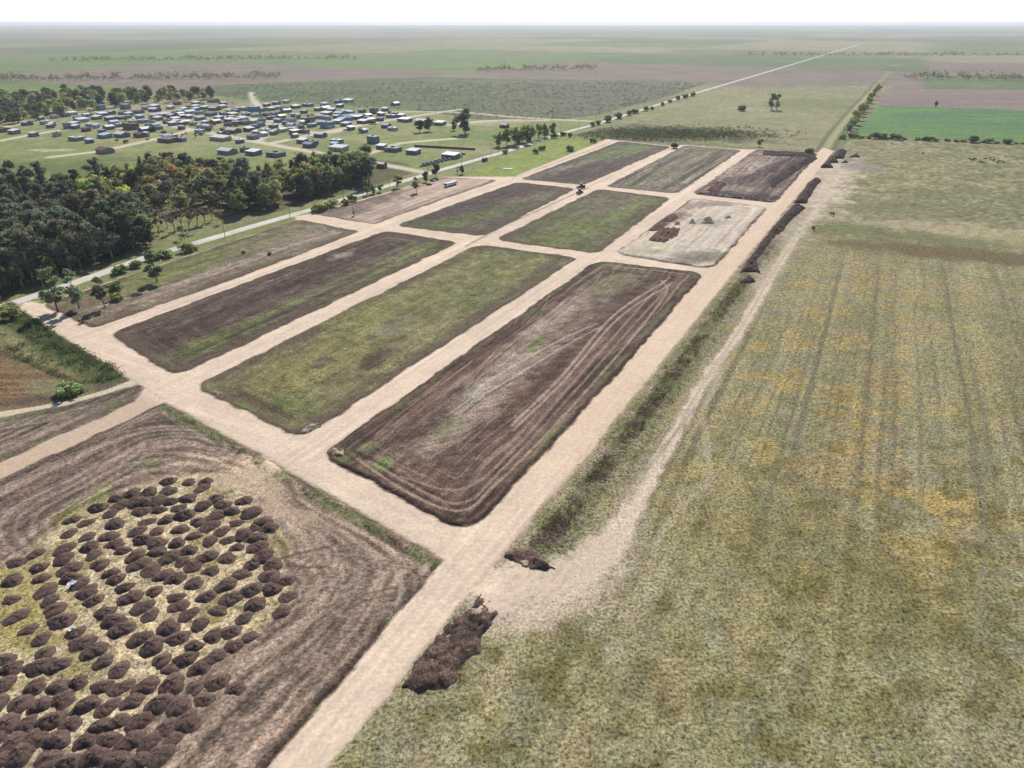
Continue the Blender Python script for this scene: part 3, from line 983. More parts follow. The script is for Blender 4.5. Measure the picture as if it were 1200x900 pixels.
        q.mix(blob(q, 925, 270, 26, 22, 30, .7, 7, 347), (192, 178, 160), .6)
        q.mix(blob(q, 1010, 195, 30, 4, -8, .7, 8, 348), (150, 144, 148), .6)
        q.mix(blob(q, 900, 320, 22, 10, 30, .8, 7, 349), (196, 180, 162), .5)
        q.h += (m1 - .5) * .12 * sm(1, 4, td)
        P.put(idx, q)
    # strip of shrubs and brown crop left of the cross road
    d = sdf(x, y, WEST)
    idx = np.where(d < 2)[0]
    if len(idx):
        q = P.sub(idx)
        m1, m2 = n1[idx], n2[idx]
        q.c[:] = (124, 122, 84)
        q.mix(sm(.45, .6, m2) * .7, (142, 136, 94))
        q.mix(blob(q, 5, 445, 75, 26, -20, .95, 6, 360), (124, 92, 72))
        st = fbma((q.s * .5 + q.t * .87) / 30., (q.t * .5 - q.s * .87) / 1.6, 361, 2)
        q.mix(blob(q, 5, 445, 75, 26, -20, .9, 6, 360) * sm(.45, .6, st), (148, 124, 92))
        q.mix(blob(q, 55, 452, 30, 10, 0, .8, 5, 362), (140, 136, 104))
        q.mix(blob(q, 30, 470, 60, 5, 10, .8, 5, 363), (100, 86, 80))
        q.mix(blob(q, 30, 410, 24, 14, -30, .6, 5, 364), (166, 152, 112))
        q.mix(blob(q, 125, 447, 24, 8, 10, .9, 4, 365), (110, 94, 88))
        hd = linedist(q.x, q.y, GP([(10, 365), (60, 402), (130, 440)]))
        q.mix(sm(8, 4, hd + (m1 - .5) * 4) * .9, (84, 96, 60))
        q.mix(sm(1.6, .6, linedist(q.x, q.y, GP([(0, 412), (40, 428), (88, 448)])) + (m1 - .5)) * .7, (84, 76, 60))
        P.put(idx, q)
    # wood floor
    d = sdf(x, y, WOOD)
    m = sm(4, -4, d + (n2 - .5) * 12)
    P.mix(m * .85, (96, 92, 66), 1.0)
    P.mix(m * blob(P, 210, 265, 60, 18, 10, .95, 9, 370), (146, 146, 84))
    P.mix(m * blob(P, 285, 258, 30, 6, 10, .7, 9, 371), (170, 160, 130))
    P.c *= (1 + (rng.random(n) - .5) * .20 * (y < 1500) * (v < 330))[:, None]
    # paved street and its verges, village lanes
    sd = linedist(x, y, STREET)
    P.mix(sm(11, 6, sd + (n1 - .5) * 4) * .75 * sm(1300, 1100, y), (132, 140, 84))
    for vr in VILLAGE:
        vd = linedist(x, y, vr)
        P.mix(sm(7.0, 3.2, vd + (n2 - .5) * 3) * .95, (216, 208, 190), .3)
    ld = linedist(x, y, LANE)
    P.mix(sm(9, 5, ld) * .6, (128, 132, 88))
    P.mix(sm(2.4, 1.2, np.abs(ld - 6.5) + (n1 - .5)) * .5, (92, 90, 66))
    P.mix(sm(4.0, 2.0, ld + (n1 - .5) * 2) * .85, (176, 174, 132), .4)
    # ---------------- roads of the new blocks, then the blocks themselves
    hd = sdf(x, y, HULL)
    sdp = sdf(x, y, SPUR)
    rd = np.minimum(hd, sdp)
    m = sm(.35, -.35, rd + (n1 - .5) * 1.2)
    if (m > 0).any():
        idx = np.where(m > 0)[0]
        q = P.sub(idx)
        base = np.array(ROADC, float) * (0.955 + 0.09 * n2[idx])[:, None]
        st = fbma(q.s / 60., q.t / 1.1, 401, 2)
        w1 = sm(12, 4, np.min([linedist(q.x, q.y, CENTRE[k]) for k in ('R1', 'R2', 'R3', 'R4')], axis=0))
        st_c = fbma(q.s / 1.0, q.t / 50., 402, 2)
        w2 = sm(12, 4, np.min([linedist(q.x, q.y, CENTRE[k]) for k in ('C1', 'C2', 'C3')], axis=0)) * (1 - w1 * .5)
        base *= (1 + (st - .5) * .16 * w1 + (st_c - .5) * .12 * w2 + (n1[idx] - .5) * .10 + (rng.random(len(idx)) - .5) * .05)[:, None]
        q.c += (base - q.c) * m[idx][:, None]
        q.a += (.22 - q.a) * m[idx]
        for k, off, wd, ss, lo in (('R3', 0, .55, .75, (545, 690)), ('R4', 0, .5, .6, (600, 715)), ('C3', 0, .4, .0, (0, 1))):
            dd = linedist(q.x, q.y, CENTRE[k])
            q.mix(sm(wd * 1.6, wd * .6, dd + (n1[idx] - .5) * .4) * ss * (q.u > lo[0]) * (q.u < lo[1]), (140, 122, 112))
        q.mix(sm(.35, .1, np.abs(linedist(q.x, q.y, CENTRE['R1']) - 2.4)) * .10, (196, 176, 160))
        q.mix(sm(9, 5, linedist(q.x, q.y, CENTRE['R1'])) * sm(620, 480, q.v) * .5 * m[idx], (227, 202, 179))
        sp_ = sm(0, -1, sdp[idx]) * sm(0, 4, hd[idx])
        q.mix(sp_ * .75, (204, 178, 156))
        P.put(idx, q)
    m = sm(2.6, 1.7, linedist(x, y, TRACK_S) + (n1 - .5) * 1.3)
    P.mix(m, (214, 200, 182), .3)
    for k in LOT:
        d = lot_d(k, x, y)
        dn = d + (n1 - .5) * 1.1
        idx = np.where(dn < .8)[0]
        if not len(idx):
            continue
        q = P.sub(idx)
        old = q.c.copy(), q.a.copy()
        paint_lot(q, k, d[idx])
        m = sm(.45, -.25, dn[idx])[:, None]
        q.c = old[0] + (q.c - old[0]) * m
        q.a = old[1] + (q.a - old[1]) * m[:, 0]
        P.put(idx, q)
    return P


R1_RIGHT = GP([(565, 680), (590, 648), (650, 576), (697, 522), (862, 317), (925, 240), (977, 177)])
WEST = GP([(-200, 520), (0, 482), (60, 474), (118, 460), (155, 446), (21, 362), (0, 352), (-120, 395)])
WOOD = GP([(-200, 408), (0, 350), (60, 331), (117, 311), (178, 290), (178, 255), (235, 262), (290, 262), (345, 243), (440, 216), (488, 203), (470, 190), (430, 188), (390, 195), (330, 203), (290, 200), (240, 192), (190, 185), (140, 200), (60, 210), (-30, 215), (-300, 225)])


# ------------------------------------------------------------------ sheets of land
def finish(o, label):
    return tag(o, label, None, None, 'structure')


def sheet(name, xs, ys, zfun, mat, label, keep=None, hscale=1.0):
    """grid over xs, ys (world)"""
    X, Y = np.meshgrid(xs, ys)
    x, y = X.ravel(), Y.ravel()
    return grid_obj(name, x, y, len(xs), len(ys), zfun, mat, label, keep, hscale)


def grid_obj(name, x, y, nx, ny, zfun, mat, label, keep=None, hscale=1.0, P=None):
    idx = np.arange(nx * ny).reshape(ny, nx)
    F = np.stack([idx[:-1, :-1], idx[:-1, 1:], idx[1:, 1:], idx[1:, :-1]], -1).reshape(-1, 4)
    if keep is not None:
        km = keep(x, y)
        F = F[km[F].all(1)]
        used = np.unique(F)
        rem = np.full(nx * ny, -1)
        rem[used] = np.arange(len(used))
        F = rem[F]
        x, y = x[used], y[used]
    P = paint(x, y)
    z = zfun(x, y) + P.h * hscale
    me = npmesh(name, np.stack([x, y, z], 1), F, mat, land(P.c), P.a, True)
    o = link(name, me)
    return finish(o, label)


def st_grid(poly, res, margin):
    c = np.asarray(poly)
    s_ = c @ AX
    t_ = c @ PX
    ss = np.arange(s_.min() - margin, s_.max() + margin + res, res)
    tt = np.arange(t_.min() - margin, t_.max() + margin + res, res)
    T, S = np.meshgrid(tt, ss)
    x = (S * AX[0] + T * PX[0]).ravel()
    y = (S * AX[1] + T * PX[1]).ravel()
    return x, y, len(tt), len(ss)


def growing(a, b, s0, s1):
    out = [a]
    while out[-1] < b:
        k = (out[-1] - a) / (b - a)
        out.append(out[-1] + s0 + (s1 - s0) * k)
    return out


xs = [-750 + 2.6 * i for i in range(int(1500 / 2.6) + 1)]
xr = [xs[-1]]
while xr[-1] < 24000:
    xr.append(xr[-1] + max(3.0, (xr[-1] - 740) * 0.12))
xs = [-(q) + xs[-1] + xs[0] for q in reversed(xr[1:])] + xs + xr[1:]
ys = growing(-60, 360, 2.2, 2.2) + growing(362.5, 1100, 2.4, 4.0)
yr = [ys[-1] + 5]
while yr[-1] < 30000:
    yr.append(yr[-1] + max(5.0, (yr[-1] - 1080) * 0.05))
ys = ys + yr
VIEW_CUT = GP([(-500, 1100), (1700, 1100), (1700, 60), (-500, 60)])


def ground_z(x, y):
    z = np.zeros_like(x)
    m = (y < 800) & (np.abs(x) < 600)
    d = np.minimum(sdf(x[m], y[m], HULL), sdf(x[m], y[m], LOT['P']['poly']))
    d = np.minimum(d, sdf(x[m], y[m], SPUR))
    d = np.minimum(d, sdf(x[m], y[m], LOT['Q']['poly']))
    z[m] = -0.45 * sm(1.5, -3.5, d)
    return z


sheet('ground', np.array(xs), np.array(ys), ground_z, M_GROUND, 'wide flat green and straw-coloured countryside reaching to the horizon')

# near pasture, finer
NEARP = GP([(240, 1000), (343, 950), (478, 787), (566, 681), (591, 648), (699, 522), (864, 317), (895, 277), (1350, 277), (1500, 420), (1500, 1000)])


def near_keep(x, y):
    return sdf(x, y, NEARP) < 1.0


def near_z(x, y):
    d = sdf(x, y, NEARP)
    ed = linedist(x, y, R1_RIGHT)
    ridge = sm(12.5, 8, ed) * sm(1.2, 5, ed) * (0.35 + 1.1 * fbm(x / 5, y / 5, 500, 3))
    return -0.12 + .16 * sm(0.8, -0.8, d) + ridge * .7


x_, y_, nx_, ny_ = st_grid(NEARP, 0.72, 2)
grid_obj('pasture', x_, y_, nx_, ny_, near_z, M_GROUND, 'rough yellow-green pasture right of the long dirt road', near_keep)

# strip left of the cross road
def west_z(x, y):
    return .04 + (fbm(x / 4, y / 4, 501, 3) - .5) * .25


x_, y_, nx_, ny_ = st_grid(WEST, 0.7, 1)
grid_obj('weedy_strip', x_, y_, nx_, ny_, west_z, M_GROUND, 'weedy strip and brown crop rows left of the cross road', lambda x, y: sdf(x, y, WEST) < .5)

# dirt roads: every cell of the new estate that no block covers, shared out to the nearest centre line
ROADS = {'R1': 'wide pale dirt road along the right-hand pasture', 'R2': 'pale dirt road left of the big dark ploughed lot', 'R3': 'pale dirt road through the middle of the new blocks',
         'R4': 'pale dirt road nearest the tree-lined street', 'C1': 'nearest broad dirt cross road, running from the wood to the corner lot', 'C2': 'middle dirt cross road', 'C3': 'farthest narrow dirt cross road'}
res = 0.6
x_, y_, nx_, ny_ = st_grid(HULL, res, 1.5)
hd_ = sdf(x_, y_, HULL)
sp_ = sdf(x_, y_, SPUR)
ld_ = np.full(x_.shape, 99.0)
for k in LOT:
    ld_ = np.minimum(ld_, lot_d(k, x_, y_))
own = np.argmin(np.stack([linedist(x_, y_, CENTRE[k]) for k in ROADS]), 0)
ok = (hd_ < 1.0) & (ld_ > -1.6)
idx = np.arange(nx_ * ny_).reshape(ny_, nx_)
Fall = np.stack([idx[:-1, :-1], idx[:-1, 1:], idx[1:, 1:], idx[1:, :-1]], -1).reshape(-1, 4)
Fall = Fall[ok[Fall].all(1)]
used = np.unique(Fall)
rem = np.full(nx_ * ny_, -1)
rem[used] = np.arange(len(used))
Fall = rem[Fall]
x_, y_, own, hd_ = x_[used], y_[used], own[used], hd_[used]
Pr = paint(x_, y_)
zr = -0.10 + 0.18 * sm(0.6, -0.8, hd_ + (fbm(x_ / 2, y_ / 2, 502, 3) - .5) * 1.0) + (fbm(x_ / 6, y_ / 6, 503, 2) - .5) * .05
fo = own[Fall[:, 0]]
for i, (k, lab) in enumerate(ROADS.items()):
    F = Fall[fo == i]
    us = np.unique(F)
    rm = np.full(len(x_), -1)
    rm[us] = np.arange(len(us))
    me = npmesh('dirt_road', np.stack([x_[us], y_[us], zr[us]], 1), rm[F], M_ROAD, land(Pr.c[us]), Pr.a[us], True)
    finish(link('dirt_road', me), lab)

x_, y_, nx_, ny_ = st_grid(SPUR, 0.6, 1.5)
grid_obj('dirt_road', x_, y_, nx_, ny_, lambda x, y: -0.1 + .17 * sm(.6, -.8, np.minimum(sdf(x, y, SPUR), sdf(x, y, HULL))), M_ROAD, 'brownish dirt road leaving the junction towards the lower left', lambda x, y: (sdf(x, y, SPUR) < 1.0) & (sdf(x, y, HULL) > -.3))
sbox = np.vstack([TRACK_S + 4, TRACK_S - 4])
x_, y_, nx_, ny_ = st_grid(sbox, 0.6, 1.5)
grid_obj('dirt_track', x_, y_, nx_, ny_, lambda x, y: -.1 + .22 * sm(3.2, 1.6, linedist(x, y, TRACK_S)), M_ROAD, 'narrow pale track curving away to the left edge', lambda x, y: (linedist(x, y, TRACK_S) < 3.4) & (sdf(x, y, HULL) > -.3))

LOTNAME = {
    'D': 'large dark ploughed lot beside the long right-hand road', 'E': 'yellow-green grassy lot in the middle of the near row', 'F': 'long lot of dark earth with a green grass strip',
    'G': 'grassy strip lot between the street and the first dirt road', 'H': 'bare earth lot with a pale yard at its upper end', 'I': 'second-row lot of dark earth and scattered grass',
    'J': 'green second-row lot with a ploughed patch', 'K': 'pale sandy lot with brown soil heaps', 'L': 'far lot of dark earth beside the bright green field', 'M': 'far lot with fine parallel furrows',
    'N': 'far right lot with turned dark earth and pale scraped strips', 'P': 'near corner lot with curving wheel tracks around rows of soil heaps', 'Q': 'narrow rutted strip between the track and the brownish road'}
LRES = {'D': .32, 'E': .5, 'F': .6, 'G': .7, 'H': .8, 'I': .9, 'J': .9, 'K': .75, 'L': 1.1, 'M': 1.0, 'N': .9, 'P': .40, 'Q': .55}
PCUT = GP([(-90, 520), (193, 470), (521, 657), (407, 790), (273, 955), (180, 1000), (-250, 1000), (-250, 660)])
for k, lab in LOTNAME.items():
    pl = PCUT if k == 'P' else LOT[k]['poly']
    x_, y_, nx_, ny_ = st_grid(pl, LRES[k], 1.5)

    def kp(x, y, k=k):
        m = lot_d(k, x, y) < 1.0
        if k == 'P':
            m &= sdf(x, y, PCUT) < 1
        return m

    def lz(x, y, k=k):
        d = lot_d(k, x, y) + (fbm(x / 1.8, y / 1.8, 510, 3) - .5) * 1.1
        hgt = {'D': .75, 'K': .8, 'N': .8, 'P': .6, 'Q': .5}.get(k, .45)
        return -0.25 + (hgt + .1) * sm(0.7, -1.0, d) - .18 * sm(-1.0, -3.5, d)

    grid_obj('earth_lot', x_, y_, nx_, ny_, lz, M_LOT, lab, kp, 1.0)

# paved street
def ribbon(name, pts, w, z, mat, label, step=3.0, jit=.15):
    seg = np.hypot(*np.diff(pts, axis=0).T)
    cum = np.r_[0, np.cumsum(seg)]
    n = max(2, int(cum[-1] / step))
    q = np.linspace(0, cum[-1], n)
    c = np.stack([np.interp(q, cum, pts[:, 0]), np.interp(q, cum, pts[:, 1])], 1)
    t = np.gradient(c, axis=0)
    t /= np.linalg.norm(t, axis=1)[:, None]
    nr = np.stack([t[:, 1], -t[:, 0]], 1)
    K = 9
    off = np.linspace(-1, 1, K)
    V = []
    for i, o_ in enumerate(off):
        ww = w / 2 * o_ + (rng.random(n) - .5) * 2 * jit * (abs(o_) > .99)
        p = c + nr * ww[:, None]
        V.append(np.stack([p[:, 0], p[:, 1], np.full(n, z + .05 * (1 - o_ * o_) - (.12 if abs(o_) > .99 else 0))], 1))
    V = np.concatenate(V)
    i0 = np.arange(K * n).reshape(K, n)
    F = np.stack([i0[:-1, :-1], i0[1:, :-1], i0[1:, 1:], i0[:-1, 1:]], -1).reshape(-1, 4)
    nn = fbm(V[:, 0] / 9, V[:, 1] / 9, 520, 3)
    oo = np.repeat(np.abs(off), n)
    c3 = np.array((222, 215, 203))[None, :] * (.92 + .16 * nn)[:, None]
    c3 += (np.array((190, 180, 162)) - c3) * (sm(.7, 1., oo) * .7)[:, None]
    me = npmesh(name, V, F[:, ::-1], mat, lin(c3), np.full(len(V), .25), True)
    return finish(link(name, me), label)


ribbon('paved_street', STREET, 7.5, 0.08, M_ROAD, 'straight pale paved street passing the wood and the village')

# ------------------------------------------------------------------ heaps and banks of soil
def mound(name, px, hmax, slope, rgb, label, cat='soil heap', res=0.5, group=None, rough=.5, rgb2=None, z0=-.35, seed=0, plates=0.0, rag_=1.4):
    poly = GP(px)
    cen = poly.mean(0)
    lo, hi = poly.min(0) - 1, poly.max(0) + 1
    xs_ = np.arange(lo[0], hi[0] + res, res)
    ys_ = np.arange(lo[1], hi[1] + res, res)
    X, Y = np.meshgrid(xs_, ys_)
    x, y = X.ravel(), Y.ravel()
    n1 = fbm(x / 2.2, y / 2.2, 600 + seed, 4) + (rng.random(len(x)) - .5) * .16
    n2 = fbm(x / 7, y / 7, 610 + seed, 3)
    d = sdf(x, y, poly) + (n1 - .5) * rag_ + (n2 - .5) * rag_ * 1.2
    h = np.clip(-d * slope, -1, None)
    h = hmax * (.55 + .9 * n1) * (1 - np.exp(-np.maximum(h, 0) / hmax * 1.4)) * (.45 + 1.1 * n2) + (n1 - .5) * rough * sm(.2, -1.2, d) + np.minimum(h, 0)
    h += (fbm(x / .9, y / .9, 630 + seed, 3) - .5) * rough * .6 * sm(.2, -1.2, d)
    if plates:
        tt = (x * PX[0] + y * PX[1])
        h += plates * np.sin(tt * 2 * math.pi / 2.6) * sm(-.5, -1.5, d)
    z = h + z0 * sm(-1.2, .2, d)
    ok_ = d < 1.3
    i0 = np.arange(len(x)).reshape(len(ys_), len(xs_))
    F = np.stack([i0[:-1, :-1], i0[:-1, 1:], i0[1:, 1:], i0[1:, :-1]], -1).reshape(-1, 4)
    F = F[ok_[F].all(1)]
    us = np.unique(F)
    rm = np.full(len(x), -1)
    rm[us] = np.arange(len(us))
    c = np.array(rgb, float)[None, :] * (.75 + .5 * n1)[:, None]
    if rgb2 is not None:
        c += (np.array(rgb2, float) - c) * (sm(.5, .64, fbm(x / 3, y / 3, 620 + seed, 4)) * .8)[:, None]
    me = npmesh(name, np.stack([x - cen[0], y - cen[1], z], 1)[us], rm[F], M_SOIL, lin(c[us]), np.full(len(us), .9), False)
    return tag(link(name, me, loc=(cen[0], cen[1], 0.02)), label, cat, group)


DK = (84, 68, 63)
mound('soil_bank', [(563, 684), (578, 700), (593, 722), (572, 750), (543, 787), (524, 806), (490, 818), (466, 806), (478, 790), (520, 738)], 1.2, .6, (102, 84, 76), 'broad rough bank of dark turned soil at the bottom right of the junction', 'soil bank', .35, rough=1.5, rgb2=(128, 104, 92), seed=1, rag_=3.0)
mound('soil_heap', [(588, 652), (603, 642), (630, 647), (662, 668), (642, 676), (610, 669)], 1.3, .7, (100, 82, 74), 'low dark soil heap at the near end of the weedy verge', res=.35, rough=1.3, seed=2, rag_=2.6, rgb2=(128, 106, 94))
mound('soil_bank', [(864, 321), (893, 322), (888, 307), (905, 285), (930, 256), (945, 244), (929, 240), (911, 259), (886, 291)], 2.3, .8, DK, 'long dark spoil bank on the right of the road facing the pale sandy lot', 'soil bank', .6, rough=1.2, seed=3)
mound('soil_bank', [(929, 238), (945, 239), (957, 219), (963, 212), (955, 208), (947, 214)], 2.4, .8, DK, 'shorter dark spoil bank farther up the long road', 'soil bank', .6, rough=1.2, seed=4)
for i, (pp, hh, lb) in enumerate((
        ([(960, 197), (977, 197), (973, 190), (966, 190)], 2.6, 'nearest of the dark soil cones at the far end of the long road'),
        ([(968, 191), (983, 191), (980, 184), (971, 184)], 2.4, 'second dark soil cone at the far end of the long road'),
        ([(974, 186.5), (989, 186), (993, 178), (980, 176.5)], 2.6, 'largest dark soil mound beside the start of the green lane'),
        ([(993, 184.5), (1009, 184.5), (1004, 180.5)], 1.4, 'flat dark soil heap lying out in the pasture corner'),
        ([(985, 191), (995, 191), (991, 187)], 1.2, 'small dark soil heap between the cones and the pasture'))):
    mound('soil_heap', pp, hh, .9, DK, lb, res=.5, rough=.8, seed=10 + i)
mound('soil_heap', [(757, 283), (772, 268), (798, 268), (796, 277), (779, 286)], 1.6, .8, (122, 94, 80), 'ribbed red-brown soil platform on the pale sandy lot', res=.45, rough=.3, seed=20, plates=.3)
mound('soil_heap', [(754, 273), (771, 272), (797, 256), (791, 250), (775, 257)], 1.0, .7, (104, 84, 76), 'dark scraped soil ridge behind the ribbed red-brown platform', res=.5, rough=.6, seed=21)
mound('soil_heap', [(788, 265), (799, 265), (798, 260.5), (790, 261)], .9, .7, (106, 88, 80), 'small low heap beside the ribbed red-brown platform', res=.4, rough=.4, seed=22)
mound('soil_heap', [(804, 264), (818, 264), (816, 256.5), (807, 256.5)], .8, .35, (116, 100, 92), 'left grey-brown heap in the middle of the pale sandy lot', res=.4, rough=.7, seed=23)
mound('soil_heap', [(819, 264), (840, 264), (834, 254), (823, 255.5)], 1.3, .4, (120, 104, 96), 'tallest grey-brown heap in the middle of the pale sandy lot', res=.4, rough=1.0, seed=24)
mound('soil_heap', [(846, 258), (862, 258), (856, 252.5), (849, 253.5)], .9, .5, (124, 108, 98), 'right heap towards the back of the pale sandy lot', res=.4, rough=.6, seed=25)
mound('soil_heap', [(826, 224), (842, 226.5), (853, 216), (838, 213.5)], 1.6, .8, (112, 84, 76), 'reddish soil heap in the near left corner of the far right lot', res=.5, rough=.7, seed=26)
mound('soil_bank', [(903, 224), (949, 193), (959, 186), (947, 183), (921, 197), (898, 213)], 1.8, .5, (82, 66, 66), 'dark turned soil ridge along the right side of the far lot', 'soil bank', .6, rough=1.0, seed=27)
mound('soil_bank', [(814, 228), (905, 238), (908, 233.5), (850, 228.5), (822, 224.5)], 1.1, .6, (88, 72, 70), 'low dark ridge along the near edge of the far right lot', 'soil bank', .6, rough=.7, seed=28, rgb2=(170, 152, 140))
mound('soil_heap', [(864, 333), (877, 321), (888, 331), (879, 335)], 2.0, .8, (82, 66, 66), 'dark heap closing the far end of the weedy verge', res=.45, rough=.8, seed=29)
mound('soil_bank', [(892, 183), (955, 185), (957, 180.5), (893, 177)], 1.4, .6, (80, 66, 66), 'dark ridge along the far edge of the far right lot', 'soil bank', .7, rough=.6, seed=30)
mound('soil_heap', [(378, 531), (392, 542), (410, 537), (405, 525), (390, 524)], .9, .6, (122, 88, 72), 'rusty brown rubble at the left corner of the dark ploughed lot', 'rubble', .3, rough=1.0, rgb2=(200, 186, 172), seed=31)
mound('soil_heap', [(347, 509), (356, 511), (378, 500), (374, 493), (362, 497)], .4, .4, (112, 98, 88), 'pale stones and rubble at the near corner of the grassy lot', 'rubble', .3, rough=1.1, rgb2=(190, 178, 164), seed=32)


def pile_mesh(seed):
    r_ = np.random.default_rng(seed)
    n, k = 26, 9
    V = []
    A_ = np.linspace(0, 2 * math.pi, n, endpoint=False)
    ph = r_.random(4) * 6.28
    V.append((0, 0, 1.0))
    for j in range(1, k + 1):
        f = j / k
        for a in A_:
            rr = f * (1 + .10 * math.sin(2 * a + ph[0]) + .07 * math.sin(3 * a + ph[1]) + .05 * math.sin(5 * a + ph[2]))
            x, y = rr * math.cos(a), rr * math.sin(a)
            z = 1.0 - f ** 1.7 * 1.12
            V.append((x, y, z))
    V = np.array(V)
    nn = fbm(V[:, 0] * 2.6 + seed * 7.7, V[:, 1] * 2.6, seed, 4)
    n2 = fbm(V[:, 0] * 6 + seed * 3.3, V[:, 1] * 6, seed + 5, 2)
    V[:, 2] += ((nn - .5) * .55 + (n2 - .5) * .28) * np.clip(V[:, 2] + .3, 0, 1)
    V[:, :2] += (r_.random((len(V), 2)) - .5) * .07
    V[:, 0] *= 3.05
    V[:, 1] *= 2.75
    V[:, 2] *= 1.65
    F3 = []
    for a in range(n):
        F3.append((0, 1 + a, 1 + (a + 1) % n))
    for j in range(k - 1):
        for a in range(n):
            p, q = 1 + j * n + a, 1 + j * n + (a + 1) % n
            F3.append((p, p + n, q + n))
            F3.append((p, q + n, q))
    c = np.array((106, 86, 78), float)[None, :] * (.7 + .6 * nn)[:, None]
    c += (np.array((124, 105, 96)) - c) * (sm(.5, .68, n2) * .6)[:, None]
    return npmesh('soil_heap', V, np.array(F3), M_SOIL, lin(c), np.full(len(V), .6), True)


PM = [pile_mesh(i + 1) for i in range(7)]
pile_px = []
for pts, ou, ov in (([(55, 505), (80, 585), (135, 645), (195, 690), (215, 755), (25, 785), (55, 830), (185, 820), (270, 815), (215, 462), (235, 508), (260, 550), (290, 605), (355, 660), (385, 708), (445, 745), (485, 795), (560, 835),
                      (60, 415), (195, 405), (185, 355), (330, 405), (330, 360), (300, 315), (375, 430), (410, 470), (440, 510), (495, 565), (530, 605), (570, 645), (655, 690), (715, 725), (760, 790), (800, 830), (935, 825),
                      (80, 330), (170, 290), (305, 270), (440, 295), (470, 340), (520, 380), (545, 410), (585, 450), (615, 495), (668, 540), (705, 578), (790, 638), (835, 685), (910, 725), (870, 785), (1005, 775),
                      (410, 210), (325, 195), (420, 260), (510, 208), (540, 245), (575, 275), (655, 340), (635, 300), (710, 365), (725, 465), (770, 390), (825, 405), (825, 495), (840, 535), (885, 575), (940, 618), (1000, 675), (1080, 655), (1100, 720), (1170, 680),
                      (340, 130), (405, 145), (520, 100), (540, 150), (460, 75), (665, 90), (745, 85), (690, 140), (780, 130), (645, 185), (735, 185), (670, 225), (735, 240), (740, 280), (800, 305), (855, 325), (910, 345), (910, 430), (970, 490), (990, 370), (1025, 555), (1085, 500), (1060, 435), (1145, 590), (1190, 530), (1175, 460),
                      (620, 10), (545, 30), (570, 60), (645, 50), (740, 40), (830, 240), (845, 175), (880, 275), (910, 205), (970, 305), (985, 160), (985, 230), (1065, 310), (1070, 225), (1110, 260), (1130, 385), (1190, 335), (1140, 200), (1040, 185), (930, 140), (865, 110), (840, 75), (800, 45), (885, 25), (955, 65), (1015, 110), (1015, 30), (1085, 90), (1045, 60), (1110, 145), (1145, 40), (1160, 100), (1195, 165), (1195, 265)], 0, 575),
                     ([(430, 440), (460, 470), (405, 515), (410, 555), (440, 600), (480, 640), (465, 695), (540, 715), (475, 755), (405, 820), (550, 790), (520, 860), (385, 395)], 200, 500),
                     ([(885, 415), (790, 410), (965, 410), (880, 490), (950, 440), (620, 460), (700, 460), (790, 455), (680, 505), (640, 500)], 0, 460)):
    pile_px += [(ou + a / 4.0, ov + b / 4.0) for a, b in pts]
for j in range(5):      # the rows go on below and left of the photograph's edge
    for i in range(16):
        pile_px.append((-70 + i * 27 - j * 16 + rnd.uniform(-4, 4), 800 + j * 21 + (i % 3) * 3 + rnd.uniform(-3, 3)))
for j in range(6):
    for i in range(3):
        pile_px.append((-22 - i * 28 + rnd.uniform(-4, 4), 690 + j * 19 + rnd.uniform(-4, 4)))
npile = 0
for u, v in pile_px:
    if u > 470 - (v - 700) * .95 - 90 and v > 780:
        continue
    gx, gy = G(u, v + 3)
    s0 = rnd.uniform(.74, .98)
    o = link('soil_heap', PM[npile % 7], loc=(gx, gy, -.02), rz=math.pi / 2 - ROAD_AZ + rnd.uniform(-.45, .45) + (math.pi if rnd.random() < .5 else 0) - .15)
    o.scale = (s0, s0 * rnd.uniform(.9, 1.1), s0 * rnd.uniform(.6, 1.0))
    tag(o, 'dark truckload of soil dumped among many on the straw-covered corner lot', 'soil heap', 'soil heaps dumped in rows on the corner lot')
    npile += 1

# pale plastic sheets on two of the heaps
def rag(name, u, v, label, s_):
    r_ = np.random.default_rng(int(u * 10))
    n = 7
    g = np.linspace(-1, 1, n)
    X, Y = np.meshgrid(g, g)
    z = (r_.random(n * n) - .3) * .35
    V = np.stack([X.ravel() * s_ + (r_.random(n * n) - .5) * .25, Y.ravel() * s_ * .7 + (r_.random(n * n) - .5) * .25, z], 1)
    V2 = np.vstack([V, V - np.array((0, 0, .08))])
    i0 = np.arange(n * n).reshape(n, n)
    F = np.stack([i0[:-1, :-1], i0[:-1, 1:], i0[1:, 1:], i0[1:, :-1]], -1).reshape(-1, 4)
    me = npmesh(name, V2, np.vstack([F, F[:, ::-1] + n * n]), plain('pale_plastic', (218, 222, 230), .5, 3, .12))
    gx, gy = G(u, v)
    tag(link(name, me, loc=(gx, gy, 1.05), rz=1.1), label, 'rubbish')


rag('plastic_sheet', 86, 688, 'crumpled pale plastic sheet on a soil heap at far left', .8)
rag('plastic_bag', 85, 742, 'small white plastic bag on a soil heap near the bottom left', .5)


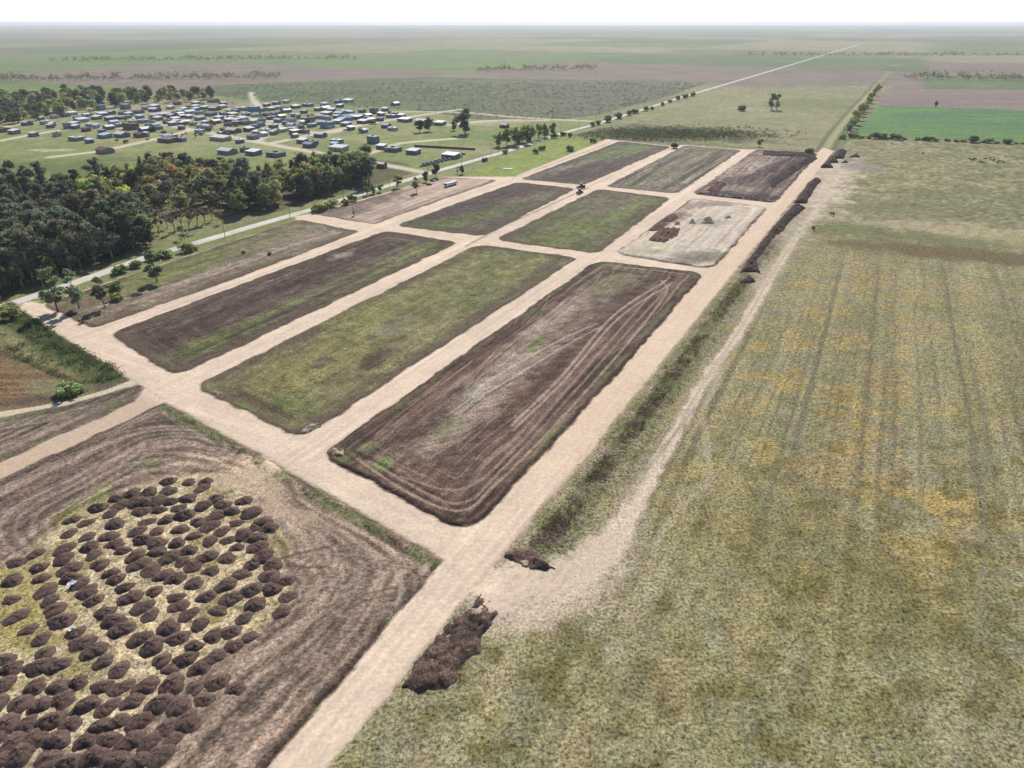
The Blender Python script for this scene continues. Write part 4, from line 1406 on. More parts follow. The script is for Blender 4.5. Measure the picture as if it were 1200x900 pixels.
# ------------------------------------------------------------------ plants
def leaf_cloud(cen, size, col, r_, up=0.0):
    """irregular little quads; cen (n,3) size (n) col (n,3) -> V, F, C"""
    n = len(cen)
    a = r_.normal(size=(n, 3))
    a[:, 2] += up
    a /= np.linalg.norm(a, axis=1)[:, None]
    b = r_.normal(size=(n, 3))
    e1 = np.cross(a, b)
    e1 /= np.linalg.norm(e1, axis=1)[:, None] + 1e-9
    e2 = np.cross(a, e1)
    V = np.empty((n, 4, 3))
    for k, (p, q) in enumerate(((-1, -.3), (.2, -1), (1, .35), (-.25, 1))):
        j1 = p * (.7 + .6 * r_.random(n))
        j2 = q * (.7 + .6 * r_.random(n))
        V[:, k] = cen + (e1 * j1[:, None] + e2 * j2[:, None]) * size[:, None] * .5
    F = np.arange(4 * n).reshape(n, 4)
    C = np.repeat(col, 4, axis=0)
    return V.reshape(-1, 3), F, C


FOL = 2.45


def crown(lobes, clumps, per, size, rgb, seed, clump_r=.9, rgb2=None, shell=.55):
    r_ = np.random.default_rng(seed)
    vol = np.array([l[3] * l[4] * l[5] for l in lobes]) ** .67
    pick = r_.choice(len(lobes), clumps, p=vol / vol.sum())
    d = r_.normal(size=(clumps, 3))
    d /= np.linalg.norm(d, axis=1)[:, None]
    rad = (shell + (1 - shell) * r_.random(clumps))
    L_ = np.array(lobes)
    cc = L_[pick, :3] + d * rad[:, None] * L_[pick, 3:]
    tone = .7 + .6 * r_.random(clumps)
    mixk = r_.random(clumps)
    k = np.repeat(np.arange(clumps), per)
    pos = cc[k] + r_.normal(size=(len(k), 3)) * clump_r * np.array((.6, .6, .42))
    def soft(c):
        c = np.asarray(c, float)
        g_ = c @ np.array((.3, .55, .15))
        return g_ + (c - g_) * .78
    rgb = soft(rgb)
    rgb2 = None if rgb2 is None else soft(rgb2)
    base = FOL * lin(rgb)[None, :]
    col = np.repeat(base, len(k), 0)
    if rgb2 is not None:
        col = col + (FOL * lin(rgb2)[None, :] - col) * (mixk[k] > .6)[:, None]
    col = col * (tone[k] * (.75 + .5 * r_.random(len(k))))[:, None]
    sz = size * (.6 + .8 * r_.random(len(k)))
    V, F, C = leaf_cloud(pos, sz, col, r_, .4)
    return npmesh('crown', V, F, M_LEAF, C)


def limbed_trunk(h, r0, ends, mat, seed, fork=.4, name='trunk'):
    m = MB()
    q = random.Random(seed)
    top = np.array((q.uniform(-.4, .4), q.uniform(-.4, .4), h * .8))
    pts = [np.array((0, 0, -.3)), np.array((q.uniform(-.1, .1), q.uniform(-.1, .1), h * fork * .5)), np.array((top[0] * .4, top[1] * .4, h * fork)), top]
    m.tube(pts, [r0 * 1.25, r0, r0 * .75, r0 * .18], 7)
    for i, e in enumerate(ends):
        e = np.array(e[:3], float)
        f = q.uniform(.3, .75)
        st = pts[2] * (1 - f) + pts[3] * f if q.random() < .6 else pts[1] * (1 - f) + pts[2] * f
        mid = (st + e) / 2 + np.array((0, 0, -.4))
        m.tube([st, mid, e], [r0 * .42, r0 * .28, r0 * .08], 5)
    return m.mesh(name, mat, True)


PROTO = {}


def euca(seed):
    q = random.Random(seed)
    lobes = []
    for i in range(11):
        z = q.uniform(5.0, 20.5)
        sp = 4.4 * (1 - abs(z - 12) / 14)
        a = q.uniform(0, 6.28)
        rr = q.uniform(1.8, 3.0)
        lobes.append((math.cos(a) * sp * q.uniform(.3, 1), math.sin(a) * sp * q.uniform(.3, 1), z, rr, rr, rr * .85))
    lobes.append((0, 0, 20.5, 1.8, 1.8, 1.8))
    c = crown(lobes, 92, 56, .62, (104, 106, 82), seed, 1.0, (84, 92, 70))
    return limbed_trunk(21, .42, lobes, M_PALEBARK, seed), c


def leafy(seed, rgb, rgb2, h=13.0, w=4.2, size=.58, clumps=74, per=54):
    q = random.Random(seed)
    lobes = []
    for i in range(13):
        a = q.uniform(0, 6.28)
        z = q.uniform(.24, .88) * h
        sp = w * (1 - (abs(z / h - .52) / .5) ** 2) * q.uniform(.35, .85)
        rr = w * q.uniform(.36, .55)
        lobes.append((math.cos(a) * sp, math.sin(a) * sp, z, rr, rr, rr * .85))
    return limbed_trunk(h * .9, h * .02 + .05, lobes, M_BARK, seed, .3), crown(lobes, clumps, per, size, rgb, seed, w * .2, rgb2)


def bare(seed, h=12.0, w=4.5, tw=1900, rgb=(148, 138, 132)):
    q = random.Random(seed)
    r_ = np.random.default_rng(seed)
    m = MB()
    tips = []

    def grow(p, d, l, r, lev):
        e = p + d * l
        mid = (p + e) / 2 + np.array([q.uniform(-.08, .08) * l, q.uniform(-.08, .08) * l, 0])
        m.tube([p, mid, e], [r, r * .8, r * .6], 5 if lev < 2 else 4, False)
        if lev >= 3:
            tips.append((mid, e))
            return
        for i in range(q.choice((3, 3, 4))):
            nd = d + np.array([q.gauss(0, .5), q.gauss(0, .5), q.uniform(-.05, .35)])
            nd /= np.linalg.norm(nd)
            grow(p + (e - p) * q.uniform(.55, 1), nd, l * q.uniform(.58, .8), r * .55, lev + 1)

    grow(np.array((0, 0, -.3)), np.array((q.uniform(-.1, .1), q.uniform(-.1, .1), 1.0)), h * .32, h * .018, 0)
    T = np.array([t[1] for t in tips])
    T0 = np.array([t[0] for t in tips])
    k = r_.integers(0, len(T), tw)
    f = r_.random(tw)[:, None]
    st = T0[k] * (1 - f) + T[k] * f
    d = (T[k] - T0[k])
    d /= np.linalg.norm(d, axis=1)[:, None] + 1e-9
    d = d + r_.normal(size=(tw, 3)) * .55 + np.array((0, 0, .25))
    d /= np.linalg.norm(d, axis=1)[:, None]
    ln = h * .05 * (.6 + r_.random(tw))
    sd = np.cross(d, r_.normal(size=(tw, 3)))
    sd /= np.linalg.norm(sd, axis=1)[:, None] + 1e-9
    wv = (.065 + .05 * r_.random(tw))[:, None] * h / 12
    e = st + d * ln[:, None]
    V = np.stack([st - sd * wv, st + sd * wv, e + sd * wv * .4, e - sd * wv * .4], 1).reshape(-1, 3)
    F = np.arange(4 * tw).reshape(tw, 4)
    C = np.repeat(lin(rgb)[None, :] * (.7 + .6 * r_.random(tw))[:, None], 4, 0)
    return m.mesh('trunk', M_TWIG, True), npmesh('crown', V, F, M_LEAF, C)


def cypress(seed, h=18.0, w=2.0):
    q = random.Random(seed)
    lobes = [(q.uniform(-.2, .2), q.uniform(-.2, .2), h * (.1 + .085 * i), w * (1.0 - .082 * i) * (1 if i else .8), w * (1.0 - .082 * i) * (1 if i else .8), h * .075) for i in range(11)]
    return limbed_trunk(h * .9, .22, lobes[3:8:2], M_BARK, seed), crown(lobes, 90, 46, .5, (58, 68, 54), seed, .45, (48, 58, 50), .7)


def sapling(seed, rgb=(108, 118, 84)):
    q = random.Random(seed)
    lobes = []
    for i in range(11):
        z = q.uniform(2.6, 11.2)
        a = q.uniform(0, 6.28)
        sp = 1.7 * (1 - abs(z - 7) / 8)
        rr = q.uniform(.9, 1.5)
        lobes.append((math.cos(a) * sp, math.sin(a) * sp, z, rr, rr, rr * 1.15))
    return limbed_trunk(11.5, .16, lobes, M_BARK, seed, .35), crown(lobes, 60, 42, .40, rgb, seed, .5, (104, 104, 74), .3)


def shrub(seed, rgb, rgb2=None, w=2.0, h=2.2):
    q = random.Random(seed)
    lobes = [(q.uniform(-.5, .5) * w, q.uniform(-.5, .5) * w, h * q.uniform(.3, .62), w * q.uniform(.4, .6), w * q.uniform(.4, .6), h * q.uniform(.28, .4)) for _ in range(6)]
    return limbed_trunk(h * .7, .07, lobes[:4], M_BARK, seed, .3, 'stem'), crown(lobes, 30, 42, .34, rgb, seed, w * .2, rgb2)


PROTO['euca'] = [euca(s_) for s_ in (1, 2, 3, 4)]
PROTO['green'] = [leafy(s_, (104, 118, 66), (122, 130, 70)) for s_ in (11, 12, 13)]
PROTO['olive'] = [leafy(s_, (122, 122, 80), (142, 134, 84)) for s_ in (15, 16)]
PROTO['lime'] = [leafy(s_, (148, 164, 64), (164, 172, 74), 12, 5.0) for s_ in (21, 22)]
PROTO['dark'] = [leafy(s_, (74, 84, 62), (64, 76, 58), 13, 4.0) for s_ in (31, 32, 33)]
PROTO['russet'] = [leafy(s_, (158, 132, 92), (138, 122, 84), 12, 4.0, .5, 46, 36) for s_ in (41, 42)]
PROTO['bare'] = [bare(s_) for s_ in (51, 52, 53)]
PROTO['mauve'] = [bare(s_, 15.0, 5, 2600, (128, 120, 122)) for s_ in (56, 57)]
PROTO['cypress'] = [cypress(s_) for s_ in (61, 62)]
PROTO['sapling'] = [sapling(s_) for s_ in (71, 72, 73)]
PROTO['shrub'] = [shrub(s_, (114, 125, 74), (130, 138, 80)) for s_ in (81, 82, 83)]
PROTO['darkshrub'] = [shrub(s_, (74, 86, 58), (88, 98, 64)) for s_ in (86, 87)]
PHEIGHT = {'euca': 22, 'green': 12.5, 'olive': 12.5, 'lime': 11.5, 'dark': 12.5, 'russet': 11.5, 'bare': 12, 'mauve': 15, 'cypress': 18, 'sapling': 12, 'shrub': 2.2, 'darkshrub': 2.2}
NAME = {'euca': 'eucalyptus_tree', 'green': 'broadleaf_tree', 'olive': 'deciduous_tree', 'lime': 'willow_tree', 'dark': 'evergreen_tree', 'russet': 'poplar_tree', 'bare': 'leafless_tree', 'mauve': 'leafless_tree', 'cypress': 'cypress_tree', 'sapling': 'young_tree', 'shrub': 'shrub', 'darkshrub': 'shrub'}
_tc = {}


def plant(kind, u, v, h, label, group=None, wide=1.0, xy=None):
    """h metres"""
    i = _tc.get(kind, 0)
    _tc[kind] = i + 1
    tr, cr = PROTO[kind][i % len(PROTO[kind])]
    x, y = xy if xy is not None else G(u, v)
    s0 = h / PHEIGHT[kind]
    o = link(NAME[kind], None, loc=(x, y, 0), rz=rnd.uniform(0, 6.28))
    o.empty_display_size = .5
    w_ = s0 * wide * rnd.uniform(.92, 1.08)
    o.scale = (w_, w_, s0)
    sh = kind in ('shrub', 'darkshrub')
    link('stem' if sh else 'trunk', tr, o)
    link('foliage' if sh else 'crown', cr, o)
    return tag(o, label, 'shrub' if sh else 'tree', group)


def scatter(poly_px, spacing, seed):
    q = random.Random(seed)
    poly = GP(poly_px)
    lo, hi = poly.min(0), poly.max(0)
    cand = []
    tries = int((hi[0] - lo[0]) * (hi[1] - lo[1]) / spacing ** 2 * 6)
    pts = []
    grid = {}
    for _ in range(tries):
        x, y = q.uniform(lo[0], hi[0]), q.uniform(lo[1], hi[1])
        cand.append((x, y))
    cand = np.array(cand)
    ok_ = sdf(cand[:, 0], cand[:, 1], poly) < 0
    for x, y in cand[ok_]:
        ci, cj = int(x // spacing), int(y // spacing)
        if all((x - a) ** 2 + (y - b) ** 2 >= spacing ** 2 for di in (-1, 0, 1) for dj in (-1, 0, 1) for a, b in grid.get((ci + di, cj + dj), ())):
            grid.setdefault((ci, cj), []).append((x, y))
            pts.append((x, y))
    return pts


GW = {  # one shared label for each kind of tree that nothing in the photograph tells apart
    'euca': ('tall grey-green eucalyptus standing in the wood beside the paved street', 'eucalyptus trees of the wood'),
    'dark': ('dense dark evergreen tree standing inside the wood', 'dark evergreens of the wood'),
    'green': ('mid-green broadleaf tree standing inside the wood', 'green broadleaf trees of the wood'),
    'olive': ('olive-green tree in early leaf inside the wood', 'olive-green trees of the wood'),
    'russet': ('sparse russet tree in new leaf inside the wood', 'russet trees of the wood'),
    'bare': ('grey leafless tree standing inside the wood', 'leafless trees of the wood'),
    'mauve': ('large mauve-grey leafless tree inside the wood', 'large leafless trees of the wood'),
    'lime': ('bright lime-green willow inside the wood', 'lime-green willows of the wood'),
    'cypress': ('dark narrow cypress rising inside the wood', 'cypresses of the wood')}


def wood(poly, spacing, seed, mix, hmul=1.0):
    q = random.Random(seed)
    kinds, wts = zip(*mix.items())
    for x, y in scatter(poly, spacing, seed):
        k = q.choices(kinds, wts)[0]
        h = {'euca': q.uniform(17, 24), 'dark': q.uniform(11, 16), 'green': q.uniform(10, 15), 'olive': q.uniform(9, 14), 'russet': q.uniform(10, 15), 'bare': q.uniform(9, 14), 'mauve': q.uniform(13, 18), 'lime': q.uniform(9, 12), 'cypress': q.uniform(14, 19)}[k] * hmul
        plant(k, 0, 0, h, GW[k][0], GW[k][1], xy=(x, y))


wood([(-140, 394), (0, 346), (60, 328), (117, 310), (172, 291), (172, 270), (120, 272), (60, 278), (0, 288), (-140, 320)], 5.6, 1, {'euca': 6, 'dark': 2, 'mauve': 1.2, 'olive': 1})
wood([(-160, 318), (0, 287), (120, 270), (165, 262), (150, 246), (80, 244), (0, 248), (-160, 262)], 8.0, 2, {'euca': 5, 'dark': 2, 'mauve': 2.2, 'olive': 1})
wood([(-160, 260), (0, 246), (120, 242), (130, 224), (60, 222), (-160, 230)], 10.5, 3, {'euca': 4, 'dark': 3, 'mauve': 2, 'bare': 1})
wood([(128, 262), (172, 250), (175, 232), (200, 214), (150, 210), (128, 226)], 8.0, 4, {'olive': 3, 'green': 3, 'bare': 2, 'dark': 1, 'lime': .6}, 1.15)
wood([(178, 248), (255, 250), (290, 246), (290, 214), (235, 204), (180, 206)], 7.6, 5, {'bare': 3, 'olive': 4, 'green': 2.5, 'mauve': 2.5, 'dark': 1.2, 'russet': 1.4}, 1.2)
wood([(262, 258), (340, 238), (420, 214), (430, 205), (390, 206), (330, 214), (290, 220), (285, 246)], 7.4, 6, {'mauve': 3, 'olive': 2.5, 'green': 3, 'bare': 2, 'dark': 1.6, 'russet': 1.3, 'euca': .7}, 1.3)
wood([(355, 236), (425, 213), (428, 202), (385, 208), (350, 220)], 7.5, 7, {'green': 4, 'mauve': 2, 'dark': 1.5, 'olive': 1}, 1.3)
# trees one can pick out
plant('mauve', 190, 206, 21, 'big dark-grey leafless tree at the back of the wood, below the village', wide=1.5)
plant('cypress', 168, 209, 15, 'dark conifer left of the big leafless tree at the back of the wood', wide=1.6)
plant('cypress', 155, 220, 14, 'dark conifer in front of the back row, above the lime willow', wide=1.7)
plant('dark', 263, 208, 13, 'dark round evergreen at the upper edge of the wood by the white-roofed house', wide=.9)
plant('cypress', 357, 220, 15, 'dark pointed conifer among green trees near the street')
plant('cypress', 138, 300, 23, 'tall dark cypress at the right end of the eucalyptus row', wide=1.3)
plant('cypress', 147, 297, 19, 'second dark cypress beside the tall one at the right end of the eucalyptus row', wide=1.2)
plant('lime', 113, 238, 16, 'bright lime-green willow in the middle of the left wood', wide=1.25)
plant('lime', 97, 244, 11, 'smaller lime-green willow left of the bright one', wide=1.0)
plant('russet', 205, 204, 16, 'tall russet tree at the back of the wood beside the leafless one', wide=1.0)
plant('euca', 433, 216, 26, 'very tall lone eucalyptus at the right end of the wood', wide=1.15)
plant('euca', 428, 214, 19, 'shorter eucalyptus behind the very tall lone one', wide=1.0)
for u, v, h in ((187, 274, 9), (196, 268, 8), (205, 273, 10), (213, 267, 10), (222, 271, 11), (231, 265, 11), (240, 262, 9), (249, 258, 8), (216, 280, 8), (183, 262, 9), (262, 262, 7)):
    plant('bare', u, v, h * 1.35, 'thin leafless tree on the grass patch between wood and street', 'leafless trees on the grass patch')
plant('sapling', 68, 365, 17, 'left of three slim young trees beside the cross road', wide=1.15)
plant('sapling', 93, 362, 17, 'middle of three slim young trees beside the cross road')
plant('sapling', 123, 361, 14, 'right of three slim young trees beside the cross road')
plant('sapling', 184, 331, 14, 'slim young tree alone on the grassy strip lot', wide=1.2)
plant('shrub', 136, 340, 4.5, 'upright bright green shrub on the grassy strip lot', wide=.8)
plant('shrub', 137, 352, 3.2, 'rounded bright green shrub below the upright one on the grassy strip lot', wide=1.1)
for i, (u, v, h, lb) in enumerate(((142, 320, 4.5, 'first'), (158, 314, 3.6, 'second'), (181, 304, 4.4, 'third'), (196, 301, 4.6, 'fourth'), (222, 294, 5.0, 'fifth'))):
    plant('shrub', u, v, h, lb + ' green roadside shrub from the left along the near side of the paved street')
plant('darkshrub', 285, 297, 1.3, 'low dark bush alone on the grassy strip lot')
plant('darkshrub', 16, 499 - 200, 2.0, 'dark bush under the left eucalyptus trees')
plant('darkshrub', 316, 299, 1.4, 'low dark bush on the bare edge of the strip lot')
plant('sapling', 415, 253, 5, 'small dark young tree on the bare earth lot')
for i, (u, v, h) in enumerate(((372, 248, 5), (380, 246, 5.4), (388, 243, 5), (430, 229, 6), (438, 227, 6.5), (446, 225, 5.5), (405, 240, 3.5), (412, 236, 4))):
    plant('shrub' if i < 3 else 'green' if i < 6 else 'darkshrub', u, v, h, 'green bush in the roadside thicket along the near side of the street', 'bushes of the roadside thicket')
plant('green', 466, 220, 9, 'round green tree where the roadside thicket ends', wide=1.1)
plant('sapling', 488, 226, 11, 'slender tree at the left edge of the pale yard', wide=1.1)
plant('dark', 499, 213, 7, 'dark small tree behind the red pickup')
plant('dark', 511, 208, 10, 'dense dark tree at the upper corner of the pale yard', wide=1.1)
plant('sapling', 536, 203, 5, 'thin small tree beside the street beyond the yard')
plant('dark', 541, 204, 6, 'small dark tree beside the street beyond the yard')
plant('darkshrub', 592, 180, 3.5, 'small round bush on the bright green field near the street')
for u, v, h in ((584, 172, 13), (594, 171, 15), (603, 169, 15), (612, 167, 15), (622, 165, 15), (631, 163, 14), (638, 161, 13), (648, 158, 11), (606, 172, 12), (618, 169, 12)):
    plant('green' if h > 12 else 'dark', u, v, h, 'leafy tree in the clump beside the street right of the village', 'trees of the streetside clump')
plant('dark', 545, 157, 23, 'big dark tree standing alone right of the village', wide=1.2)
plant('dark', 492, 155, 12, 'left half of the dense dark thicket in the village meadow', wide=1.4)
plant('dark', 503, 154, 13, 'right half of the dense dark thicket in the village meadow', wide=1.3)
plant('dark', 532, 153, 9, 'small dark tree left of the big lone one')
for u, v in ((650, 162), (660, 159), (668, 160.5), (635, 176), (627, 180), (668, 177), (694, 148), (701, 146), (712, 143), (725, 139), (737, 135), (744, 133), (757, 130), (764, 128.5), (776, 124), (785, 120), (794, 117), (803, 115), (812, 113)):
    plant('darkshrub', u, v, rnd.uniform(3.5, 7), 'small dark tree or bush along the far stretch of the street', 'bushes along the far street')
plant('euca', 904, 129, 20, 'left of two tall trees on the far meadow', wide=1.0)
plant('euca', 910, 129, 19, 'right of two tall trees on the far meadow', wide=1.0)
plant('darkshrub', 869, 130, 7, 'dark round bush on a pale patch of the far meadow')
plant('dark', 1096, 126, 8, 'lone dark tree on the mauve ploughed field')
plant('green', 890, 172, 7, 'small green tree at the far boundary fence')
plant('darkshrub', 790, 174, 4.5, 'dark bush at the head of the middle dirt road')
plant('darkshrub', 695, 167, 4, 'dark bush on the boundary behind the far lots')
plant('darkshrub', 949, 181, 5, 'green bush at the far right corner of the last lot')
for i, (u, v, h) in enumerate(((987, 163, 9), (993, 156, 13), (999, 150, 12), (1001, 146, 15), (1005, 141, 14), (1008, 136, 13), (1012, 131, 13), (1016, 126, 13), (1019, 121, 13), (1021, 117, 12), (1025, 112, 13), (1029, 107, 12), (996, 153, 12), (1010, 133, 12))):
    plant(('green', 'olive', 'green', 'olive', 'green')[i % 5] if i else 'shrub', u, v, h if i else 5, 'leafy tree of the row between the green lane and the crop field' if i else 'bush at the near end of the tree row along the green lane', 'tree row along the green lane' if i else None)
for i, u in enumerate((1000, 1010, 1017, 1026, 1033, 1042, 1050, 1060, 1075, 1083, 1090, 1098, 1110, 1120, 1128, 1140, 1156, 1168, 1180, 1190, 1198, 1215)):
    plant('shrub' if i % 3 else 'darkshrub', u, 161 + (u - 1000) * .038 + .5, rnd.choice((2.4, 3, 4.5, 5.5)), 'hedge bush on the near edge of the green crop field', 'hedge bushes along the crop field', wide=1.3)
for u, v in ((100, 456), (84, 460), (92, 452)):
    pass
plant('shrub', 82, 462, 4.0, 'bright green round bush beside the curving track at left', wide=1.2)
plant('green', -6, 372, 12, 'leafy tree at the left edge beside the cross road')
plant('shrub', 8, 372, 5, 'green bush at the left edge beside the cross road', wide=1.4)
GF = ('tree of the distant wood behind the village', 'trees of the distant wood')
for x, y in scatter([(-160, 178), (0, 149), (60, 139), (118, 129), (160, 122.5), (250, 117.5), (250, 113), (140, 113), (-160, 118)], 16.5, 31):
    k = rnd.choices(('dark', 'green', 'olive', 'euca'), (3, 3, 1.5, 1))[0]
    plant(k, 0, 0, rnd.uniform(11, 18), GF[0], GF[1], 1.25, xy=(x, y))
# far windbreaks beyond the photograph's upper edge: they read as one mass
r_ = np.random.default_rng(33)
cen, hh = [], []
for (u0, v0, u1, v1, n) in ((-60, 96, 330, 92, 110), (560, 84, 700, 82, 44), (1060, 92, 1260, 96, 60), (60, 72, 420, 70, 110), (860, 66, 1240, 66, 120)):
    for i in range(n):
        f = (i + rnd.uniform(-.3, .3)) / n
        x, y = G(u0 + (u1 - u0) * f, v0 + (v1 - v0) * f + rnd.uniform(-.5, .5))
        h = rnd.uniform(5, 17)
        d = r_.normal(size=(46, 3)) * np.array((h * .24, h * .24, h * .2)) + np.array((x, y, h * .55))
        cen.append(d)
        hh.append(np.full(46, h * .16))
cen = np.vstack(cen)
cen[:, 2] = np.maximum(cen[:, 2], .3)
hh = np.concatenate(hh)
V, F, C = leaf_cloud(cen, hh, FOL * lin((84, 92, 68))[None, :] * (.7 + .6 * r_.random(len(cen)))[:, None], r_, .3)
tag(link('far_windbreak', npmesh('far_windbreak', V, F, M_WEED, C)), 'dark windbreak rows near the horizon', 'trees', None, 'stuff')


def weeds(name, pts, hts, cols, label, seed, per=14, spread=.5, size=.26):
    r_ = np.random.default_rng(seed)
    k = np.repeat(np.arange(len(pts)), per)
    off = r_.normal(size=(len(k), 3)) * np.array((1, 1, 0)) * (spread * (hts[k] / .8))[:, None]
    z = np.abs(r_.random(len(k))) ** .8 * hts[k]
    pos = np.stack([pts[k, 0] + off[:, 0], pts[k, 1] + off[:, 1], z + .05 + pts[k, 2]], 1)
    sz = size * (hts[k] / .7) * (.6 + .8 * r_.random(len(k)))
    c = 1.45 * lin(cols)[k] * (.7 + .6 * r_.random(len(k)))[:, None]
    V, F, C = leaf_cloud(pos, sz, c, r_, .5)
    me = npmesh(name, V, F, M_WEED, C)
    return tag(link(name, me), label, 'weeds', None, 'stuff')


def along(line, n, a, b, seed, v0=0, v1=2000):
    r_ = np.random.default_rng(seed)
    seg = np.hypot(*np.diff(line, axis=0).T)
    cum = np.r_[0, np.cumsum(seg)]
    q = r_.random(n) * cum[-1]
    c = np.stack([np.interp(q, cum, line[:, 0]), np.interp(q, cum, line[:, 1])], 1)
    c2 = np.stack([np.interp(q + .5, cum, line[:, 0]), np.interp(q + .5, cum, line[:, 1])], 1)
    t = c2 - c
    t /= np.linalg.norm(t, axis=1)[:, None] + 1e-9
    nr = np.stack([t[:, 1], -t[:, 0]], 1)
    p = c + nr * (a + (b - a) * r_.random(n))[:, None]
    u, v = proj(p[:, 0], p[:, 1])
    return p[(v > v0) & (v < v1)]


def pal(n, choices, seed):
    r_ = np.random.default_rng(seed)
    return np.array(choices, float)[r_.integers(0, len(choices), n)]


def with_z(p, z=0.0):
    return np.column_stack([p, np.full(len(p), z)])


# verge of the long road
p = np.vstack([along(R1_RIGHT, 3400, 4.2, 8.6, 1, 330, 642), along(R1_RIGHT, 500, 1.8, 11.5, 91, 330, 642)])
nz = fbm(p[:, 0] / 5, p[:, 1] / 5, 701, 3)
p = p[nz > .42]
zz = near_z(p[:, 0], p[:, 1])
weeds('verge_weeds', np.column_stack([p, zz]), rng.uniform(.25, .85, len(p)), pal(len(p), [(106, 122, 62), (120, 130, 72), (92, 104, 62), (110, 96, 92), (98, 84, 82), (126, 120, 90)], 2), 'band of green and purplish weeds along the right verge of the long road', 3)
# thicket of shrubs left of the nearest cross road
p = along(GP([(-8, 352), (18, 372), (60, 402), (134, 444)]), 900, -4.0, 3.5, 4)
p2 = along(GP([(0, 395), (40, 420), (110, 452)]), 300, -3, 3, 6)
p = np.vstack([p, p2])
nz = fbm(p[:, 0] / 4, p[:, 1] / 4, 703, 3)
p = p[nz > .45]
weeds('roadside_thicket', with_z(p), rng.uniform(.35, 1.25, len(p)), pal(len(p), [(92, 108, 64), (106, 120, 70), (84, 96, 64), (122, 130, 82), (104, 104, 84), (124, 116, 96)], 5), 'dark green thicket left of the nearest cross road', 7, 18, .55, .26)
# weeds on lot edges and the grass verge of the corner lot
pp = [along(C1_EDGE, 230, 1.0, 3.0, 8)]
for k, n in (('E', 700), ('F', 420), ('G', 300), ('J', 500), ('I', 300)):
    q_ = LOT[k]['in']
    q_ = np.vstack([q_, q_[:1]])
    a_ = along(q_, n, -3.5, 4.5, 10 + n)
    a_ = a_[lot_d(k, a_[:, 0], a_[:, 1]) < -1.0]
    nz = fbm(a_[:, 0] / 9, a_[:, 1] / 9, 702, 3)
    pp.append(a_[nz > .46])
p = np.vstack(pp)
u_, v_ = proj(p[:, 0], p[:, 1])
p = p[~((np.abs(u_ - 322) < 9) & (np.abs(v_ - 543) < 12))]
weeds('edge_weeds', with_z(p, .1), rng.uniform(.2, .6, len(p)), pal(len(p), [(100, 116, 62), (84, 92, 60), (112, 120, 72), (96, 84, 72)], 12), 'low weeds scattered along the edges of the lots', 13, 9, .5, .3)
# scrub on the meadow and on the far field
r_ = np.random.default_rng(14)
uv = np.column_stack([r_.normal(785, 55, 2600), r_.normal(157, 3.6, 2600)])
p = np.array([G(a, b) for a, b in uv])
p = p[(sdf(p[:, 0], p[:, 1], FARP['meadow']) < -4)]
weeds('meadow_scrub', with_z(p), rng.uniform(.5, 1.6, len(p)), pal(len(p), [(92, 92, 66), (84, 86, 66), (112, 108, 76), (100, 112, 64)], 15), 'dark scrub strip across the far meadow', 16, 6, .7, .6)
p = np.array(scatter([(260, 113), (300, 119), (430, 126), (480, 129), (560, 139), (640, 141), (700, 134), (775, 115), (830, 98), (300, 98)], 11.0, 17))
weeds('field_scrub', with_z(p), rng.uniform(.6, 1.8, len(p)), pal(len(p), [(96, 112, 70), (108, 120, 78), (100, 98, 84)], 18), 'low scrub over the far dark green field', 19, 6, 1.0, .7)
# tussocks of the pasture: too many to count
r_ = np.random.default_rng(21)
lo, hi = NEARP.min(0), NEARP.max(0)
hi[1] = min(hi[1], 260)
p = np.column_stack([r_.uniform(lo[0], min(hi[0], 260), 110000), r_.uniform(lo[1], hi[1], 110000)])
nz = .6 * fbm(p[:, 0] / 5, p[:, 1] / 5, 306, 4) + .4 * r_.random(len(p))
p = p[(sdf(p[:, 0], p[:, 1], NEARP) < -2) & (linedist(p[:, 0], p[:, 1], FIELD_TRACK) > 4) & (nz > .48)]
u_, v_ = proj(p[:, 0], p[:, 1])
p = p[(v_ < 930) & (u_ < 1260)][:42000]
weeds('pasture_tussocks', with_z(p, .03), r_.uniform(.15, .4, len(p)), pal(len(p), [(118, 118, 80), (104, 106, 74), (126, 120, 92), (92, 92, 70), (84, 84, 64), (112, 108, 84)], 22), 'grass tussocks over the near pasture', 23, 3, .3, .3)

# ------------------------------------------------------------------ village houses
WALL = {'brick': (150, 104, 88), 'darkbrick': (128, 98, 90), 'grey': (150, 150, 150), 'darkgrey': (134, 136, 142), 'white': (214, 212, 206), 'blue': (138, 160, 190), 'cream': (206, 194, 168), 'sage': (144, 158, 148), 'navy': (110, 118, 146)}
ROOF = {'white': (236, 236, 238), 'zinc': (198, 206, 216), 'pale': (222, 216, 212), 'red': (150, 84, 76), 'brown': (126, 100, 96), 'bluegrey': (158, 176, 196), 'dark': (96, 96, 104)}
for k, c in WALL.items():
    plain('wall_' + k, c, .9, .8, .15)
for k, c in ROOF.items():
    plain('roof_' + k, c, .55, 1.2, .12)
M_PANE = plain('window_glass', (62, 70, 82), .15, .5, .1, spec=.6)
M_FRAME = plain('window_frame', (196, 194, 188), .7)
M_DOOR = plain('door_wood', (96, 74, 60), .7, 2, .2)
fr = MB()
fr.box(-.62, .62, -.05, .03, -.06, .06).box(-.62, .62, -.05, .03, 1.04, 1.16).box(-.62, -.52, -.05, .03, .06, 1.04).box(.52, .62, -.05, .03, .06, 1.04)
FR_ME = fr.mesh('window', M_FRAME)
PANE_ME = MB().box(-.52, .52, -.02, .02, .06, 1.04).mesh('pane', M_PANE)
DOOR_ME = MB().box(-.48, .48, -.05, .03, 0, 2.05).mesh('door', M_DOOR)


